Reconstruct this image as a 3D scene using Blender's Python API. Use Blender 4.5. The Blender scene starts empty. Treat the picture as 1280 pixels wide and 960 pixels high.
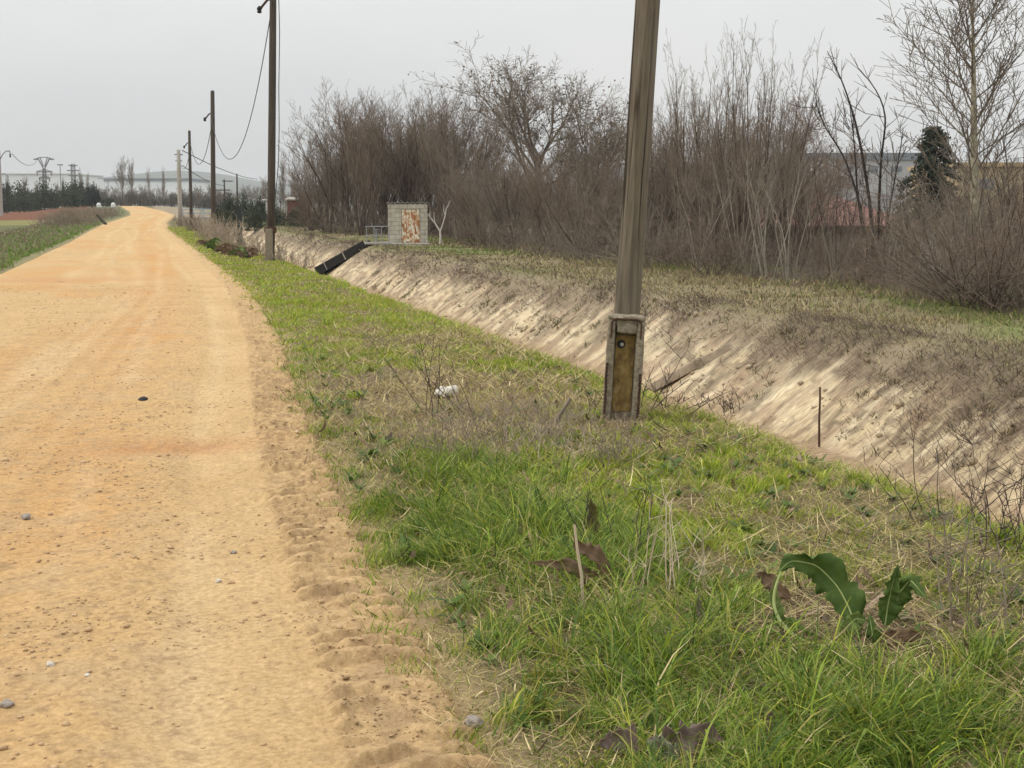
import bpy, bmesh, math, random
import numpy as np
from mathutils import Vector, Matrix

random.seed(7)
RNG = np.random.default_rng(11)
PI = math.pi
S = bpy.context.scene
HAZE = .00022
COL = S.collection
R = math.radians

# ------------------------------------------------------------------ camera geometry
FPX = 1800.0
PITCH = math.atan(223 / FPX)
YAW = math.atan(480 / FPX * math.cos(PITCH))
EYE = 1.6
Fv = np.array([math.sin(YAW) * math.cos(PITCH), math.cos(YAW) * math.cos(PITCH), -math.sin(PITCH)])
Rv = np.array([math.cos(YAW), -math.sin(YAW), 0.0])
Uv = np.array([math.sin(YAW) * math.sin(PITCH), math.cos(YAW) * math.sin(PITCH), math.cos(PITCH)])
Fh = np.array([math.sin(YAW), math.cos(YAW)])


def ray(px, py):
    return Fv + (px - 640) / FPX * Rv + (480 - py) / FPX * Uv


# ------------------------------------------------------------------ noise
def _hash(ix, iy, seed):
    h = (ix.astype(np.int64) * 374761393 + iy.astype(np.int64) * 668265263 + seed * 974634777) & 0xffffffff
    h = ((h ^ (h >> 13)) * 1274126177) & 0xffffffff
    h = ((h ^ (h >> 16)) * 2246822519) & 0xffffffff
    h = h ^ (h >> 15)
    return h / 4294967295.0


def vnoise(x, y, seed=0):
    x = np.asarray(x, float); y = np.asarray(y, float)
    ix = np.floor(x); iy = np.floor(y)
    fx = x - ix; fy = y - iy
    fx = fx * fx * (3 - 2 * fx); fy = fy * fy * (3 - 2 * fy)
    a = _hash(ix, iy, seed); b = _hash(ix + 1, iy, seed)
    c = _hash(ix, iy + 1, seed); d = _hash(ix + 1, iy + 1, seed)
    return (a * (1 - fx) + b * fx) * (1 - fy) + (c * (1 - fx) + d * fx) * fy


def fbm(x, y, seed=0, o=4):
    s = 0; a = 0.5; t = 0
    x = np.asarray(x, float); y = np.asarray(y, float)
    for k in range(o):
        s = s + a * vnoise(x, y, seed + k * 17); t += a
        x = x * 2.03 + 3.1; y = y * 2.03 + 1.7; a *= 0.5
    return s / t


def sstep(a, b, x):
    t = np.clip((np.asarray(x, float) - a) / (b - a), 0, 1)
    return t * t * (3 - 2 * t)


# ------------------------------------------------------------------ terrain
def road_c(Y):      # far S-bend
    return np.interp(Y, [-50, 100, 130, 190, 225, 300, 360, 420], [0, 0, 0.3, 2.9, 2.7, 0.5, -2, -8])


def road_r(Y):
    return np.interp(Y, [-50, 2, 6, 9, 12, 17, 28, 46, 87, 125, 190, 225, 300, 420],
                     [0.95, 0.98, 1.06, 1.2, 1.38, 1.75, 2.25, 2.4, 2.6, 2.9, 2.9, 2.6, 2.1, 2.1]) + road_c(Y)


def road_l(Y):
    return np.interp(Y, [-50, 5, 25, 37, 67, 125, 190, 225, 300, 420],
                     [-6.5, -6.0, -3.9, -3.1, -2.7, -2.4, -2.7, -2.6, -2.1, -2.1]) + road_c(Y)


def rise(Y):
    return np.interp(Y, [-50, 100, 140, 190, 240, 300, 330, 420], [0, 0, 0.12, 0.42, 0.9, 1.5, 1.5, 0.2])


def H(X, Y):
    X = np.asarray(X, float); Y = np.asarray(Y, float)
    w = (1 - sstep(8, 26, np.abs(X - road_c(Y))))
    z = rise(Y) * w
    # undulating verge and fields
    e = X - road_r(Y)
    z = z + sstep(0, .5, e) * (0.05 * (fbm(X * 1.3, Y * 1.3, 3) - .45) + 0.02)
    l = road_l(Y) - X
    z = z + sstep(0, 1.2, l) * (0.06 * fbm(X * .8, Y * .8, 5))
    z = z - 0.25 * sstep(1.0, 3.0, l) * (1 - sstep(3, 6, l)) * 0.6
    # canal trench
    wob = 0.25 * (fbm(Y * .35, X * 0 + 2.0, 9) - .5) + .10 * (fbm(Y * 1.7, X * 0, 19) - .5)
    xn = X - wob
    edge = sstep(3.9, 4.5, xn)
    near = -0.12 * edge - np.clip((xn - 4.35) / 2.35, 0, 1) * 1.66
    fw = 0.3 * (fbm(Y * .5, X * 0 + 5.0, 29) - .5)
    xf = X - fw
    up = np.clip((xf - 9.2) / 1.95, 0, 1)
    up = up - 0.06 * np.exp(-((up - 1) / .12) ** 2)
    far = up * 1.52
    can = near + far
    can = can * (1 - sstep(170, 176, Y)) + (-.2 * sstep(4, 11, X)) * sstep(170, 176, Y)
    z = z + can
    # rough far bank
    b = sstep(11, 12.5, X) * (1 - sstep(60, 90, X))
    z = z + b * 0.22 * (fbm(X * .45, Y * .45, 41) - .5)
    z = z - 1.5 * sstep(21, 32, X) * (1 - sstep(110, 220, X)) * (1 - sstep(60, 130, Y))
    return z


def gp(px, py, it=70):
    """where the sight line of a photo pixel meets the ground"""
    d = ray(px, py)
    t0, t1 = 1.0, 1.0
    t = 1.0
    while t < 3000:
        p = np.array([0, 0, EYE]) + d * t
        if p[2] < float(H(p[0], p[1])):
            t1 = t; break
        t0 = t; t *= 1.01
    else:
        t1 = t
    for _ in range(30):
        tm = (t0 + t1) / 2
        p = np.array([0, 0, EYE]) + d * tm
        if p[2] < float(H(p[0], p[1])): t1 = tm
        else: t0 = tm
    p = np.array([0, 0, EYE]) + d * t1
    return Vector((p[0], p[1], float(H(p[0], p[1]))))


def at(px, py, D):
    d = ray(px, py)
    t = D / (d[0] * Fh[0] + d[1] * Fh[1])
    return Vector((d[0] * t, d[1] * t, EYE + d[2] * t))


def spot(px, D):
    p = at(px, 257, D)
    return Vector((p.x, p.y, float(H(p.x, p.y))))


# ------------------------------------------------------------------ mesh helpers
def tag(o, label=None, cat=None, group=None, kind=None):
    if label: o['label'] = label
    if cat: o['category'] = cat
    if group: o['group'] = group
    if kind: o['kind'] = kind
    return o


def empty(name, loc=(0, 0, 0), rz=0):
    o = bpy.data.objects.new(name, None)
    o.empty_display_size = .2
    COL.objects.link(o)
    o.location = loc; o.rotation_euler = (0, 0, rz)
    return o


def link(name, me, parent=None):
    o = bpy.data.objects.new(name, me)
    COL.objects.link(o)
    if parent: o.parent = parent
    return o


def npmesh(name, V, quads=None, tris=None, mat=None, parent=None, col=None, smooth=False):
    me = bpy.data.meshes.new(name)
    V = np.asarray(V, np.float32)
    me.vertices.add(len(V)); me.vertices.foreach_set('co', V.ravel())
    loops = []; starts = []; tot = []; s = 0
    for arr, k in ((quads, 4), (tris, 3)):
        if arr is None or len(arr) == 0: continue
        arr = np.asarray(arr, np.int32)
        loops.append(arr.ravel())
        starts.append(s + np.arange(len(arr), dtype=np.int32) * k); s += len(arr) * k
        tot.append(np.full(len(arr), k, np.int32))
    loops = np.concatenate(loops); starts = np.concatenate(starts); tot = np.concatenate(tot)
    me.loops.add(len(loops)); me.loops.foreach_set('vertex_index', loops)
    me.polygons.add(len(starts)); me.polygons.foreach_set('loop_start', starts)
    me.polygons.foreach_set('loop_total', tot)
    if smooth: me.polygons.foreach_set('use_smooth', np.ones(len(starts), bool))
    if col is not None:
        ca = me.color_attributes.new('Col', 'FLOAT_COLOR', 'POINT')
        c4 = np.ones((len(V), 4), np.float32); c4[:, :3] = col
        ca.data.foreach_set('color', c4.ravel())
    me.update(calc_edges=True); me.validate()
    if mat: me.materials.append(mat)
    return link(name, me, parent)


def tubes(lines, sides=3, cap=False):
    """lines: list of (pts(n,3), radii(n)) -> V, Q"""
    groups = {}
    for p, r in lines: groups.setdefault(len(p), []).append((p, r))
    VV = []; QQ = []; off = 0
    for n, g in groups.items():
        P = np.array([a for a, _ in g], float); Rr = np.array([b for _, b in g], float)
        N = len(P)
        T = np.gradient(P, axis=1); T /= np.linalg.norm(T, axis=2, keepdims=True) + 1e-9
        ref = np.zeros((N, 1, 3)); up = np.abs(T[:, :1, 2:3]) > .8
        ref[:, :, 0:1] = up; ref[:, :, 2:3] = ~up
        A = np.cross(T, ref); A /= np.linalg.norm(A, axis=2, keepdims=True) + 1e-9
        B = np.cross(T, A)
        ang = np.arange(sides) * 2 * PI / sides
        ring = P[:, :, None, :] + Rr[:, :, None, None] * (np.cos(ang)[None, None, :, None] * A[:, :, None, :] + np.sin(ang)[None, None, :, None] * B[:, :, None, :])
        VV.append(ring.reshape(-1, 3))
        base = (np.arange(N)[:, None, None] * n + np.arange(n - 1)[None, :, None]) * sides
        k = np.arange(sides)[None, None, :]; k2 = (k + 1) % sides
        q = np.stack([base + k, base + k2, base + sides + k2, base + sides + k], -1).reshape(-1, 4) + off
        QQ.append(q); off += N * n * sides
    return np.concatenate(VV), np.concatenate(QQ)


def tube_obj(name, lines, mat, parent=None, sides=3, smooth=True):
    V, Q = tubes(lines, sides)
    return npmesh(name, V, Q, None, mat, parent, None, smooth)


class MB:
    """collects boxes, bars and lathes and links them as one mesh"""
    def __init__(self): self.bm = bmesh.new()

    def box(self, sx, sy, sz, loc=(0, 0, 0), rot=None, bev=0.0):
        r = bmesh.ops.create_cube(self.bm, size=1.0)
        vs = r['verts']
        bmesh.ops.scale(self.bm, vec=(sx, sy, sz), verts=vs)
        if bev > 0:
            es = list({e for v in vs for e in v.link_edges})
            rr = bmesh.ops.bevel(self.bm, geom=es, offset=bev, segments=2, affect='EDGES', profile=.5)
            vs = list({v for v in rr['verts']} | {v for v in vs if v.is_valid})
            fs = {f for v in vs for f in v.link_faces}; vs = list({v for f in fs for v in f.verts})
        M = Matrix.Translation(loc)
        if rot is not None: M = M @ rot.to_4x4()
        bmesh.ops.transform(self.bm, matrix=M, verts=vs)
        return vs

    def bar(self, a, b, r, seg=6, r2=None):
        a = Vector(a); b = Vector(b); d = b - a
        ret = bmesh.ops.create_cone(self.bm, cap_ends=True, segments=seg, radius1=r, radius2=r if r2 is None else r2, depth=d.length)
        M = Matrix.Translation((a + b) / 2) @ d.to_track_quat('Z', 'Y').to_matrix().to_4x4()
        bmesh.ops.transform(self.bm, matrix=M, verts=ret['verts'])
        return ret['verts']

    def poly(self, pts):
        return self.bm.faces.new([self.bm.verts.new(p) for p in pts])

    def prism(self, pts, vec):
        f = self.poly(pts)
        r = bmesh.ops.extrude_face_region(self.bm, geom=[f])
        vs = [g for g in r['geom'] if isinstance(g, bmesh.types.BMVert)]
        bmesh.ops.translate(self.bm, vec=vec, verts=vs)

    def lathe(self, prof, seg=16, loc=(0, 0, 0)):
        rings = []
        for r, z in prof:
            rings.append([self.bm.verts.new((loc[0] + r * math.cos(k * 2 * PI / seg), loc[1] + r * math.sin(k * 2 * PI / seg), loc[2] + z)) for k in range(seg)])
        for a, b in zip(rings, rings[1:]):
            for k in range(seg):
                self.bm.faces.new((a[k], a[(k + 1) % seg], b[(k + 1) % seg], b[k]))
        self.bm.faces.new(rings[-1]); self.bm.faces.new(list(reversed(rings[0])))

    def rough(self, amp, scale, cuts=0, seed=0):
        if cuts: bmesh.ops.subdivide_edges(self.bm, edges=self.bm.edges[:], cuts=cuts, use_grid_fill=True)
        from mathutils import noise
        for v in self.bm.verts:
            v.co += noise.noise_vector(v.co * scale + Vector((seed, 0, 0))) * amp

    def build(self, name, mat, parent=None, smooth=False):
        bmesh.ops.recalc_face_normals(self.bm, faces=self.bm.faces[:])
        me = bpy.data.meshes.new(name); self.bm.to_mesh(me); self.bm.free()
        if smooth:
            for p in me.polygons: p.use_smooth = True
        me.materials.append(mat)
        return link(name, me, parent)


def copy_tree(o, parent=None):
    c = o.copy(); COL.objects.link(c)
    if parent: c.parent = parent
    for ch in o.children: copy_tree(ch, c)
    return c


# ------------------------------------------------------------------ materials
def nt(name):
    m = bpy.data.materials.new(name); m.use_nodes = True
    t = m.node_tree
    return m, t, t.nodes['Principled BSDF'], t.nodes, t.links


def ramp(nodes, stops):
    r = nodes.new('ShaderNodeValToRGB')
    e = r.color_ramp.elements
    while len(e) < len(stops): e.new(.5)
    for el, (p, c) in zip(e, stops):
        el.position = p; el.color = (*c, 1) if len(c) == 3 else c
    return r


def pm(name, stops, scale=8, stretch=(1, 1, 1), rough=.85, bump=.3, bscale=30, detail=6, spec=.25, bdist=.01, metal=0, tex='Object'):
    m, t, b, N, L = nt(name)
    tc = N.new('ShaderNodeTexCoord'); mp = N.new('ShaderNodeMapping'); mp.inputs['Scale'].default_value = stretch
    L.new(tc.outputs[tex], mp.inputs[0])
    n = N.new('ShaderNodeTexNoise'); n.inputs['Scale'].default_value = scale; n.inputs['Detail'].default_value = detail
    n.inputs['Roughness'].default_value = .65
    L.new(mp.outputs[0], n.inputs[0])
    r = ramp(N, stops); L.new(n.outputs[0], r.inputs[0]); L.new(r.outputs[0], b.inputs['Base Color'])
    b.inputs['Roughness'].default_value = rough; b.inputs['Specular IOR Level'].default_value = spec
    b.inputs['Metallic'].default_value = metal
    if bump:
        n2 = N.new('ShaderNodeTexNoise'); n2.inputs['Scale'].default_value = bscale; n2.inputs['Detail'].default_value = 5
        L.new(mp.outputs[0], n2.inputs[0])
        bp = N.new('ShaderNodeBump'); bp.inputs['Strength'].default_value = bump; bp.inputs['Distance'].default_value = bdist
        L.new(n2.outputs[0], bp.inputs['Height']); L.new(bp.outputs[0], b.inputs['Normal'])
    return m


def two(a, b): return [(.3, a), (.7, b)]


def leafmat(name, transl=.35, rough=.55):
    """per-blade colours from the mesh, thin leaf that lets light through"""
    m, t, b, N, L = nt(name)
    at_ = N.new('ShaderNodeVertexColor'); at_.layer_name = 'Col'
    L.new(at_.outputs[0], b.inputs['Base Color']); b.inputs['Roughness'].default_value = rough
    b.inputs['Specular IOR Level'].default_value = .3
    tr = N.new('ShaderNodeBsdfTranslucent'); L.new(at_.outputs[0], tr.inputs[0])
    mx = N.new('ShaderNodeMixShader'); mx.inputs[0].default_value = transl
    L.new(b.outputs[0], mx.inputs[1]); L.new(tr.outputs[0], mx.inputs[2])
    L.new(mx.outputs[0], N['Material Output'].inputs[0])
    return m


def soilmat(name, fine=((.78, .78, .78), (1.2, 1.2, 1.2)), scale=22, bump=.5, bscale=60, bdist=.02, rough=.95, stretch=(1, 1, 1), bstretch=(1, 1, 1)):
    """vertex colour (what the ground is made of) broken up by procedural grain"""
    m, t, b, N, L = nt(name)
    a = N.new('ShaderNodeVertexColor'); a.layer_name = 'Col'
    tc = N.new('ShaderNodeTexCoord')
    mp = N.new('ShaderNodeMapping'); mp.inputs['Scale'].default_value = stretch; L.new(tc.outputs['Object'], mp.inputs[0])
    mp2 = N.new('ShaderNodeMapping'); mp2.inputs['Scale'].default_value = bstretch; L.new(tc.outputs['Object'], mp2.inputs[0])
    n = N.new('ShaderNodeTexNoise'); n.inputs['Scale'].default_value = scale; n.inputs['Detail'].default_value = 8; n.inputs['Roughness'].default_value = .7
    L.new(mp.outputs[0], n.inputs[0])
    r = ramp(N, [(.32, fine[0]), (.68, fine[1])]); L.new(n.outputs[0], r.inputs[0])
    mx = N.new('ShaderNodeMix'); mx.data_type = 'RGBA'; mx.blend_type = 'MULTIPLY'; mx.inputs[0].default_value = 1
    L.new(a.outputs[0], mx.inputs[6]); L.new(r.outputs[0], mx.inputs[7]); L.new(mx.outputs[2], b.inputs['Base Color'])
    b.inputs['Roughness'].default_value = rough; b.inputs['Specular IOR Level'].default_value = .15
    n2 = N.new('ShaderNodeTexNoise'); n2.inputs['Scale'].default_value = bscale; n2.inputs['Detail'].default_value = 6; n2.inputs['Roughness'].default_value = .7
    L.new(mp2.outputs[0], n2.inputs[0])
    bp = N.new('ShaderNodeBump'); bp.inputs['Strength'].default_value = bump; bp.inputs['Distance'].default_value = bdist
    L.new(n2.outputs[0], bp.inputs['Height']); L.new(bp.outputs[0], b.inputs['Normal'])
    return m


M = {}
M['ground'] = soilmat('soil_and_thatch', scale=18, bump=.6, bscale=45, bdist=.03)
M['road'] = soilmat('packed_ochre_earth', ((.72, .69, .64), (1.22, 1.23, 1.25)), scale=38, bump=.9, bscale=55, bdist=.012)
M['canal'] = soilmat('weathered_canal_concrete', ((.55, .53, .52), (1.22, 1.2, 1.16)), scale=6.5, bump=.8, bscale=16, bdist=.025, stretch=(.8, 2.6, .8), bstretch=(.9, 2.2, .9))
M['grass'] = leafmat('grass_blades', .35)
M['deadgrass'] = leafmat('dry_stalks_and_straw', .15, .8)
M['stone'] = pm('pebble_stone', [(.3, (.27, .17, .09)), (.5, (.44, .30, .17)), (.62, (.50, .36, .21)), (.75, (.66, .56, .42))], 9, bump=.4)
M['whitestone'] = pm('white_limestone', two((.42, .38, .31), (.64, .60, .52)), 25, bump=.5, bscale=60)
M['greystone'] = pm('grey_flint', two((.20, .17, .15), (.34, .30, .26)), 25, bump=.5, bscale=60)
M['wood'] = pm('weathered_pole_wood', [(.28, (.075, .061, .045)), (.5, (.145, .12, .088)), (.75, (.215, .182, .136))], 9, (4, 4, .22), .9, .8, 14, 8)
_t = M['wood'].node_tree; _N = _t.nodes; _L = _t.links
_mp = _N.new('ShaderNodeMapping'); _mp.inputs['Scale'].default_value = (26, 26, .7)
_tc = _N.new('ShaderNodeTexCoord'); _L.new(_tc.outputs['Object'], _mp.inputs[0])
_n = _N.new('ShaderNodeTexNoise'); _n.inputs['Scale'].default_value = 1; _n.inputs['Detail'].default_value = 5; _n.inputs['Distortion'].default_value = .4; _L.new(_mp.outputs[0], _n.inputs[0])
_r = ramp(_N, [(.36, (.22, .2, .18)), (.44, (1, 1, 1)), (.62, (1, 1, 1)), (.72, (1.35, 1.33, 1.28))]); _L.new(_n.outputs[0], _r.inputs[0])
_vo = _N.new('ShaderNodeTexVoronoi'); _vo.inputs['Scale'].default_value = 1; _mp2 = _N.new('ShaderNodeMapping'); _mp2.inputs['Scale'].default_value = (7, 7, 1.3); _L.new(_tc.outputs['Object'], _mp2.inputs[0]); _L.new(_mp2.outputs[0], _vo.inputs[0])
_r2 = ramp(_N, [(.07, (.42, .37, .32)), (.17, (1, 1, 1))]); _L.new(_vo.outputs[0], _r2.inputs[0])
_b = _N['Principled BSDF']; _src = _b.inputs['Base Color'].links[0].from_socket
for _q in (_r, _r2):
    _m = _N.new('ShaderNodeMix'); _m.data_type = 'RGBA'; _m.blend_type = 'MULTIPLY'; _m.inputs[0].default_value = 1
    _L.new(_src, _m.inputs[6]); _L.new(_q.outputs[0], _m.inputs[7]); _src = _m.outputs[2]
_L.new(_src, _b.inputs['Base Color'])
M['wood_dark'] = pm('dark_creosoted_wood', [(.3, (.040, .033, .028)), (.7, (.10, .082, .064))], 9, (4, 4, .25), .9, .6, 14, 8)
M['concrete'] = pm('lichen_concrete', [(.25, (.09, .072, .05)), (.45, (.20, .165, .115)), (.6, (.27, .235, .17)), (.75, (.38, .35, .28))], 26, bump=.9, bscale=60, detail=10)
M['palecon'] = pm('pale_concrete', [(.3, (.26, .24, .21)), (.7, (.42, .40, .36))], 6, bump=.4, bscale=30)
M['ochre'] = pm('ochre_lichen_face', [(.30, (.06, .045, .028)), (.44, (.19, .125, .045)), (.56, (.28, .19, .065)), (.70, (.33, .28, .18))], 14, (1, 1, .6), .95, .5, 50, 8)
M['rust'] = pm('rusty_steel', [(.3, (.035, .02, .016)), (.7, (.10, .05, .03))], 30, bump=.5)
M['dark'] = pm('blackened_steel', two((.008, .008, .008), (.02, .02, .019)), 12, rough=.7, bump=.2)
M['galv'] = pm('galvanised_steel', two((.22, .23, .24), (.36, .37, .38)), 4, rough=.5, bump=0, metal=.4)
M['pylon'] = pm('grey_lattice_steel', two((.20, .21, .21), (.30, .31, .31)), 2, rough=.6, bump=0)
M['cable'] = pm('black_cable_sheath', two((.03, .03, .03), (.05, .05, .05)), 2, rough=.6, bump=0)
M['bark_brown'] = pm('brown_bark', two((.045, .034, .027), (.115, .088, .068)), 5, (1, 1, .3), .95, 0)
M['bark_purple'] = pm('purple_brown_twigs', two((.125, .092, .067), (.245, .188, .138)), 1.5, bump=0)
M['bark_grey'] = pm('grey_brown_twigs', two((.14, .115, .088), (.26, .215, .168)), 1.5, bump=0)
M['bark_rust'] = pm('rust_brown_twigs', two((.15, .105, .078), (.26, .19, .14)), 1.5, bump=0)
M['bark_dark'] = pm('dark_bark', two((.022, .017, .015), (.06, .046, .038)), 3, bump=0)
M['bark_pale'] = pm('pale_poplar_bark', [(.3, (.22, .195, .13)), (.7, (.44, .40, .29))], 4, (1, 1, 2.5), .9, .3)
M['bark_mid'] = pm('grey_brown_bark', two((.085, .068, .054), (.17, .14, .11)), 5, (1, 1, .3), bump=0)
M['bark_pale2'] = pm('grey_sapling_bark', two((.19, .165, .13), (.33, .29, .23)), 4, bump=0)
M['bark_white'] = pm('bleached_wood', two((.42, .38, .34), (.62, .57, .52)), 6, bump=.2)
M['leaf_dead'] = leafmat('withered_leaves', .2, .8)
M['evergreen'] = leafmat('evergreen_leaves', .15, .6)
M['weedstem'] = pm('dead_weed_stems', two((.15, .118, .085), (.32, .26, .19)), 3, bump=0)
M['paleweed'] = pm('pale_dead_stems', two((.25, .20, .145), (.44, .36, .26)), 3, bump=0)
M['straw'] = pm('bleached_cane', two((.42, .33, .22), (.62, .52, .38)), 6, (1, 1, .2), bump=.1)
M['darkstem'] = pm('dark_dead_stems', two((.045, .032, .03), (.09, .065, .055)), 3, bump=0)


# ------------------------------------------------------------------ world and sun
w = bpy.data.worlds.new('World'); S.world = w; w.use_nodes = True
t = w.node_tree; N = t.nodes; L = t.links
bg = N['Background']
sky = N.new('ShaderNodeTexSky'); sky.sky_type = 'NISHITA'; sky.sun_disc = False
SUN_EL, SUN_AZ = R(44), R(-78)
sky.sun_elevation = SUN_EL; sky.sun_rotation = SUN_AZ
sky.air_density = 1.0; sky.dust_density = 3; sky.ozone_density = 1
hs = N.new('ShaderNodeHueSaturation'); hs.inputs['Saturation'].default_value = .10
L.new(sky.outputs[0], hs.inputs['Color'])
tc = N.new('ShaderNodeTexCoord'); sep = N.new('ShaderNodeSeparateXYZ'); L.new(tc.outputs['Generated'], sep.inputs[0])
cl = N.new('ShaderNodeTexNoise'); cl.inputs['Scale'].default_value = 2.2; cl.inputs['Detail'].default_value = 4
mpw = N.new('ShaderNodeMapping'); mpw.inputs['Scale'].default_value = (1, 1, 3.2); L.new(tc.outputs['Generated'], mpw.inputs[0]); L.new(mpw.outputs[0], cl.inputs[0])
# cloud deck: grey, brighter overhead
mz = N.new('ShaderNodeMapRange'); L.new(sep.outputs[2], mz.inputs[0])
mz.inputs['From Min'].default_value = 0; mz.inputs['From Max'].default_value = 1
mz.inputs['To Min'].default_value = 6.7; mz.inputs['To Max'].default_value = 19.0
cr = ramp(N, [(.3, (.88, .90, .91)), (.7, (1.05, 1.05, 1.03))]); L.new(cl.outputs[0], cr.inputs[0])
cm = N.new('ShaderNodeVectorMath'); cm.operation = 'SCALE'; L.new(cr.outputs[0], cm.inputs[0]); L.new(mz.outputs[0], cm.inputs['Scale'])
mxw = N.new('ShaderNodeMix'); mxw.data_type = 'RGBA'; mxw.inputs[0].default_value = .93
L.new(hs.outputs[0], mxw.inputs[6]); L.new(cm.outputs[0], mxw.inputs[7])
L.new(mxw.outputs[2], bg.inputs[0]); bg.inputs[1].default_value = .1
sun = bpy.data.lights.new('sun', 'SUN'); sun.energy = 1.5; sun.angle = R(18); sun.color = (1, .95, .86)
so = bpy.data.objects.new('sun', sun); COL.objects.link(so)
sd = Vector((math.sin(SUN_AZ) * math.cos(SUN_EL), math.cos(SUN_AZ) * math.cos(SUN_EL), math.sin(SUN_EL)))
so.rotation_euler = sd.to_track_quat('Z', 'Y').to_euler()
S.view_settings.view_transform = 'Standard'; S.view_settings.look = 'None'
S.view_settings.exposure = .10; S.view_settings.gamma = 1; S.view_settings.use_curve_mapping = False

cam = bpy.data.cameras.new('camera'); cam.sensor_width = 36; cam.lens = 36 * FPX / 1280
cam.clip_end = 12000; cam.clip_start = .05
co = bpy.data.objects.new('camera', cam); COL.objects.link(co)
co.location = (0, 0, EYE); co.rotation_euler = (PI / 2 - PITCH, 0, -YAW)
S.camera = co
S.cycles.use_denoising = True
S.cycles.max_bounces = 6; S.cycles.volume_bounces = 0


# ------------------------------------------------------------------ ground sheet
def grid(xs, ys):
    nx, ny = len(xs), len(ys)
    i = np.arange(ny - 1)[:, None] * nx + np.arange(nx - 1)[None, :]
    return np.stack([i, i + 1, i + nx + 1, i + nx], -1).reshape(-1, 4)


def geo(a, b, f):
    out = [a]
    while out[-1] < b: out.append(out[-1] * (1 + f))
    return out


def mixc(c, w_, new):
    w_ = np.clip(w_, 0, 1)[..., None]
    return c * (1 - w_) + np.array(new) * w_


ZP = {k: gp(*v) for k, v in dict(dry=(560, 490), lush=(640, 690), lush2=(860, 930), dock=(1060, 790), post=(775, 530), bright=(1000, 600), dead=(620, 560), thatch=(880, 680)).items()}


def blob(X, Y, c, rx, ry):
    return np.exp(-(((X - c.x) / rx) ** 2 + ((Y - c.y) / ry) ** 2))


def ground_color(X, Y):
    c = np.zeros(X.shape + (3,)) + np.array([.22, .19, .10])
    n = fbm(X * .9, Y * .9, 51); n2 = fbm(X * 3, Y * 3, 52)
    e = X - road_r(Y)
    verge = sstep(0, .3, e) * (1 - sstep(4.2, 4.6, X))
    c = mixc(c, verge * (.75 + .25 * n), (.12, .098, .045))
    c = mixc(c, verge * blob(X, Y, ZP['dry'], 1.3, 2.6) * 1.2, (.20, .155, .09))
    c = mixc(c, blob(X, Y, ZP['dock'], .55, .45), (.12, .08, .055))
    c = mixc(c, (1 - sstep(-.10, .22, e + .35 * (n2 - .5))) * (e > -1), (.34, .235, .125))
    # canal slopes and floor earth
    ca = sstep(4.5, 4.9, X) * (1 - sstep(10.9, 11.3, X))
    c = mixc(c, ca, (.26, .21, .14))
    # far bank: dry grass, some green
    fb = sstep(10.8, 11.4, X)
    c = mixc(c, fb, (.21, .175, .10))
    c = mixc(c, fb * sstep(.48, .62, fbm(X * .3, Y * .12, 61)) * .8, (.15, .17, .055))
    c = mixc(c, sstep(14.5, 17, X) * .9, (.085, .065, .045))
    # left verge and field
    l = road_l(Y) - X
    c = mixc(c, sstep(.1, .6, l), (.11, .115, .05))
    c = mixc(c, sstep(6.0, 7.5, l + (n - .5) * 2) * (Y < 123), (.12, .125, .05))
    yel = (l > 4) & (Y > 118) & (Y < 150)
    c = mixc(c, yel * (.3 + .5 * n), (.25, .22, .07))
    c = mixc(c, ((l > 6) & (Y >= 150)) * 1.0, (.15, .06, .032))
    c = mixc(c, sstep(420, 520, Y) * .9, (.12, .115, .075))
    return c * (0.85 + .3 * n2)[..., None]


xs = np.unique(np.round(np.concatenate([
    -np.array(geo(12, 4200, .12))[::-1], np.arange(-12, -3, .5), np.arange(-3, .6, .3), np.arange(.6, 5.2, .07),
    np.arange(5.2, 8.9, .25), np.arange(8.9, 11.6, .12), np.arange(11.6, 24, .3), np.array(geo(24, 4200, .12))]), 3))
ys = np.concatenate([np.array([-60, -25, -12, -6, -2, 0, 1, 1.8]), np.array(geo(2.4, 130, .011)), np.array(geo(132, 5200, .035))])
GX, GY = np.meshgrid(xs, ys)
GZ = H(GX, GY)
inroad = (GX < road_r(GY) - .05) & (GX > road_l(GY) + .05) & (GY < 420)
GZ = GZ - .05 * inroad
incan = (GX > 5.0) & (GX < 10.75) & (GY < 170)
GZ = GZ - .06 * incan
# cloddy micro relief where the verge is close
near = (1 - sstep(18, 40, GY)) * ((GX > road_r(GY) - .1) & (GX < 4.8))
GZ = GZ + near * .035 * (fbm(GX * 7, GY * 7, 77, 3) - .5)
V = np.stack([GX, GY, GZ], -1).reshape(-1, 3)
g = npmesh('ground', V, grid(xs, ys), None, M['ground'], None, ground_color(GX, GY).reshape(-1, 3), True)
tag(g, 'uneven ground of grassy verge, far bank and fields', 'ground', kind='structure')

# ------------------------------------------------------------------ dirt road
us = np.concatenate([np.linspace(0, .45, 50), np.linspace(.46, .80, 60), np.linspace(.805, 1.0, 110)])
ysr = np.concatenate([np.array([-40, -15, -5, 0, 1.5]), np.array(geo(2.4, 40, .0034)), np.array(geo(40.3, 420, .02))])
U, YY = np.meshgrid(us, ysr)
nE = .16 * (fbm(YY * 1.1, YY * 0, 91) - .5) + .1 * (fbm(YY * 5, YY * 0 + 3, 92) - .5)
XX = road_l(YY) - .15 + U * (road_r(YY) - road_l(YY) + .15 + nE + .08)
e = road_r(YY) - XX          # metres left of the right edge
ZR = rise(YY) * 1.0
fade = 1 - sstep(15, 45, YY)
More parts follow.
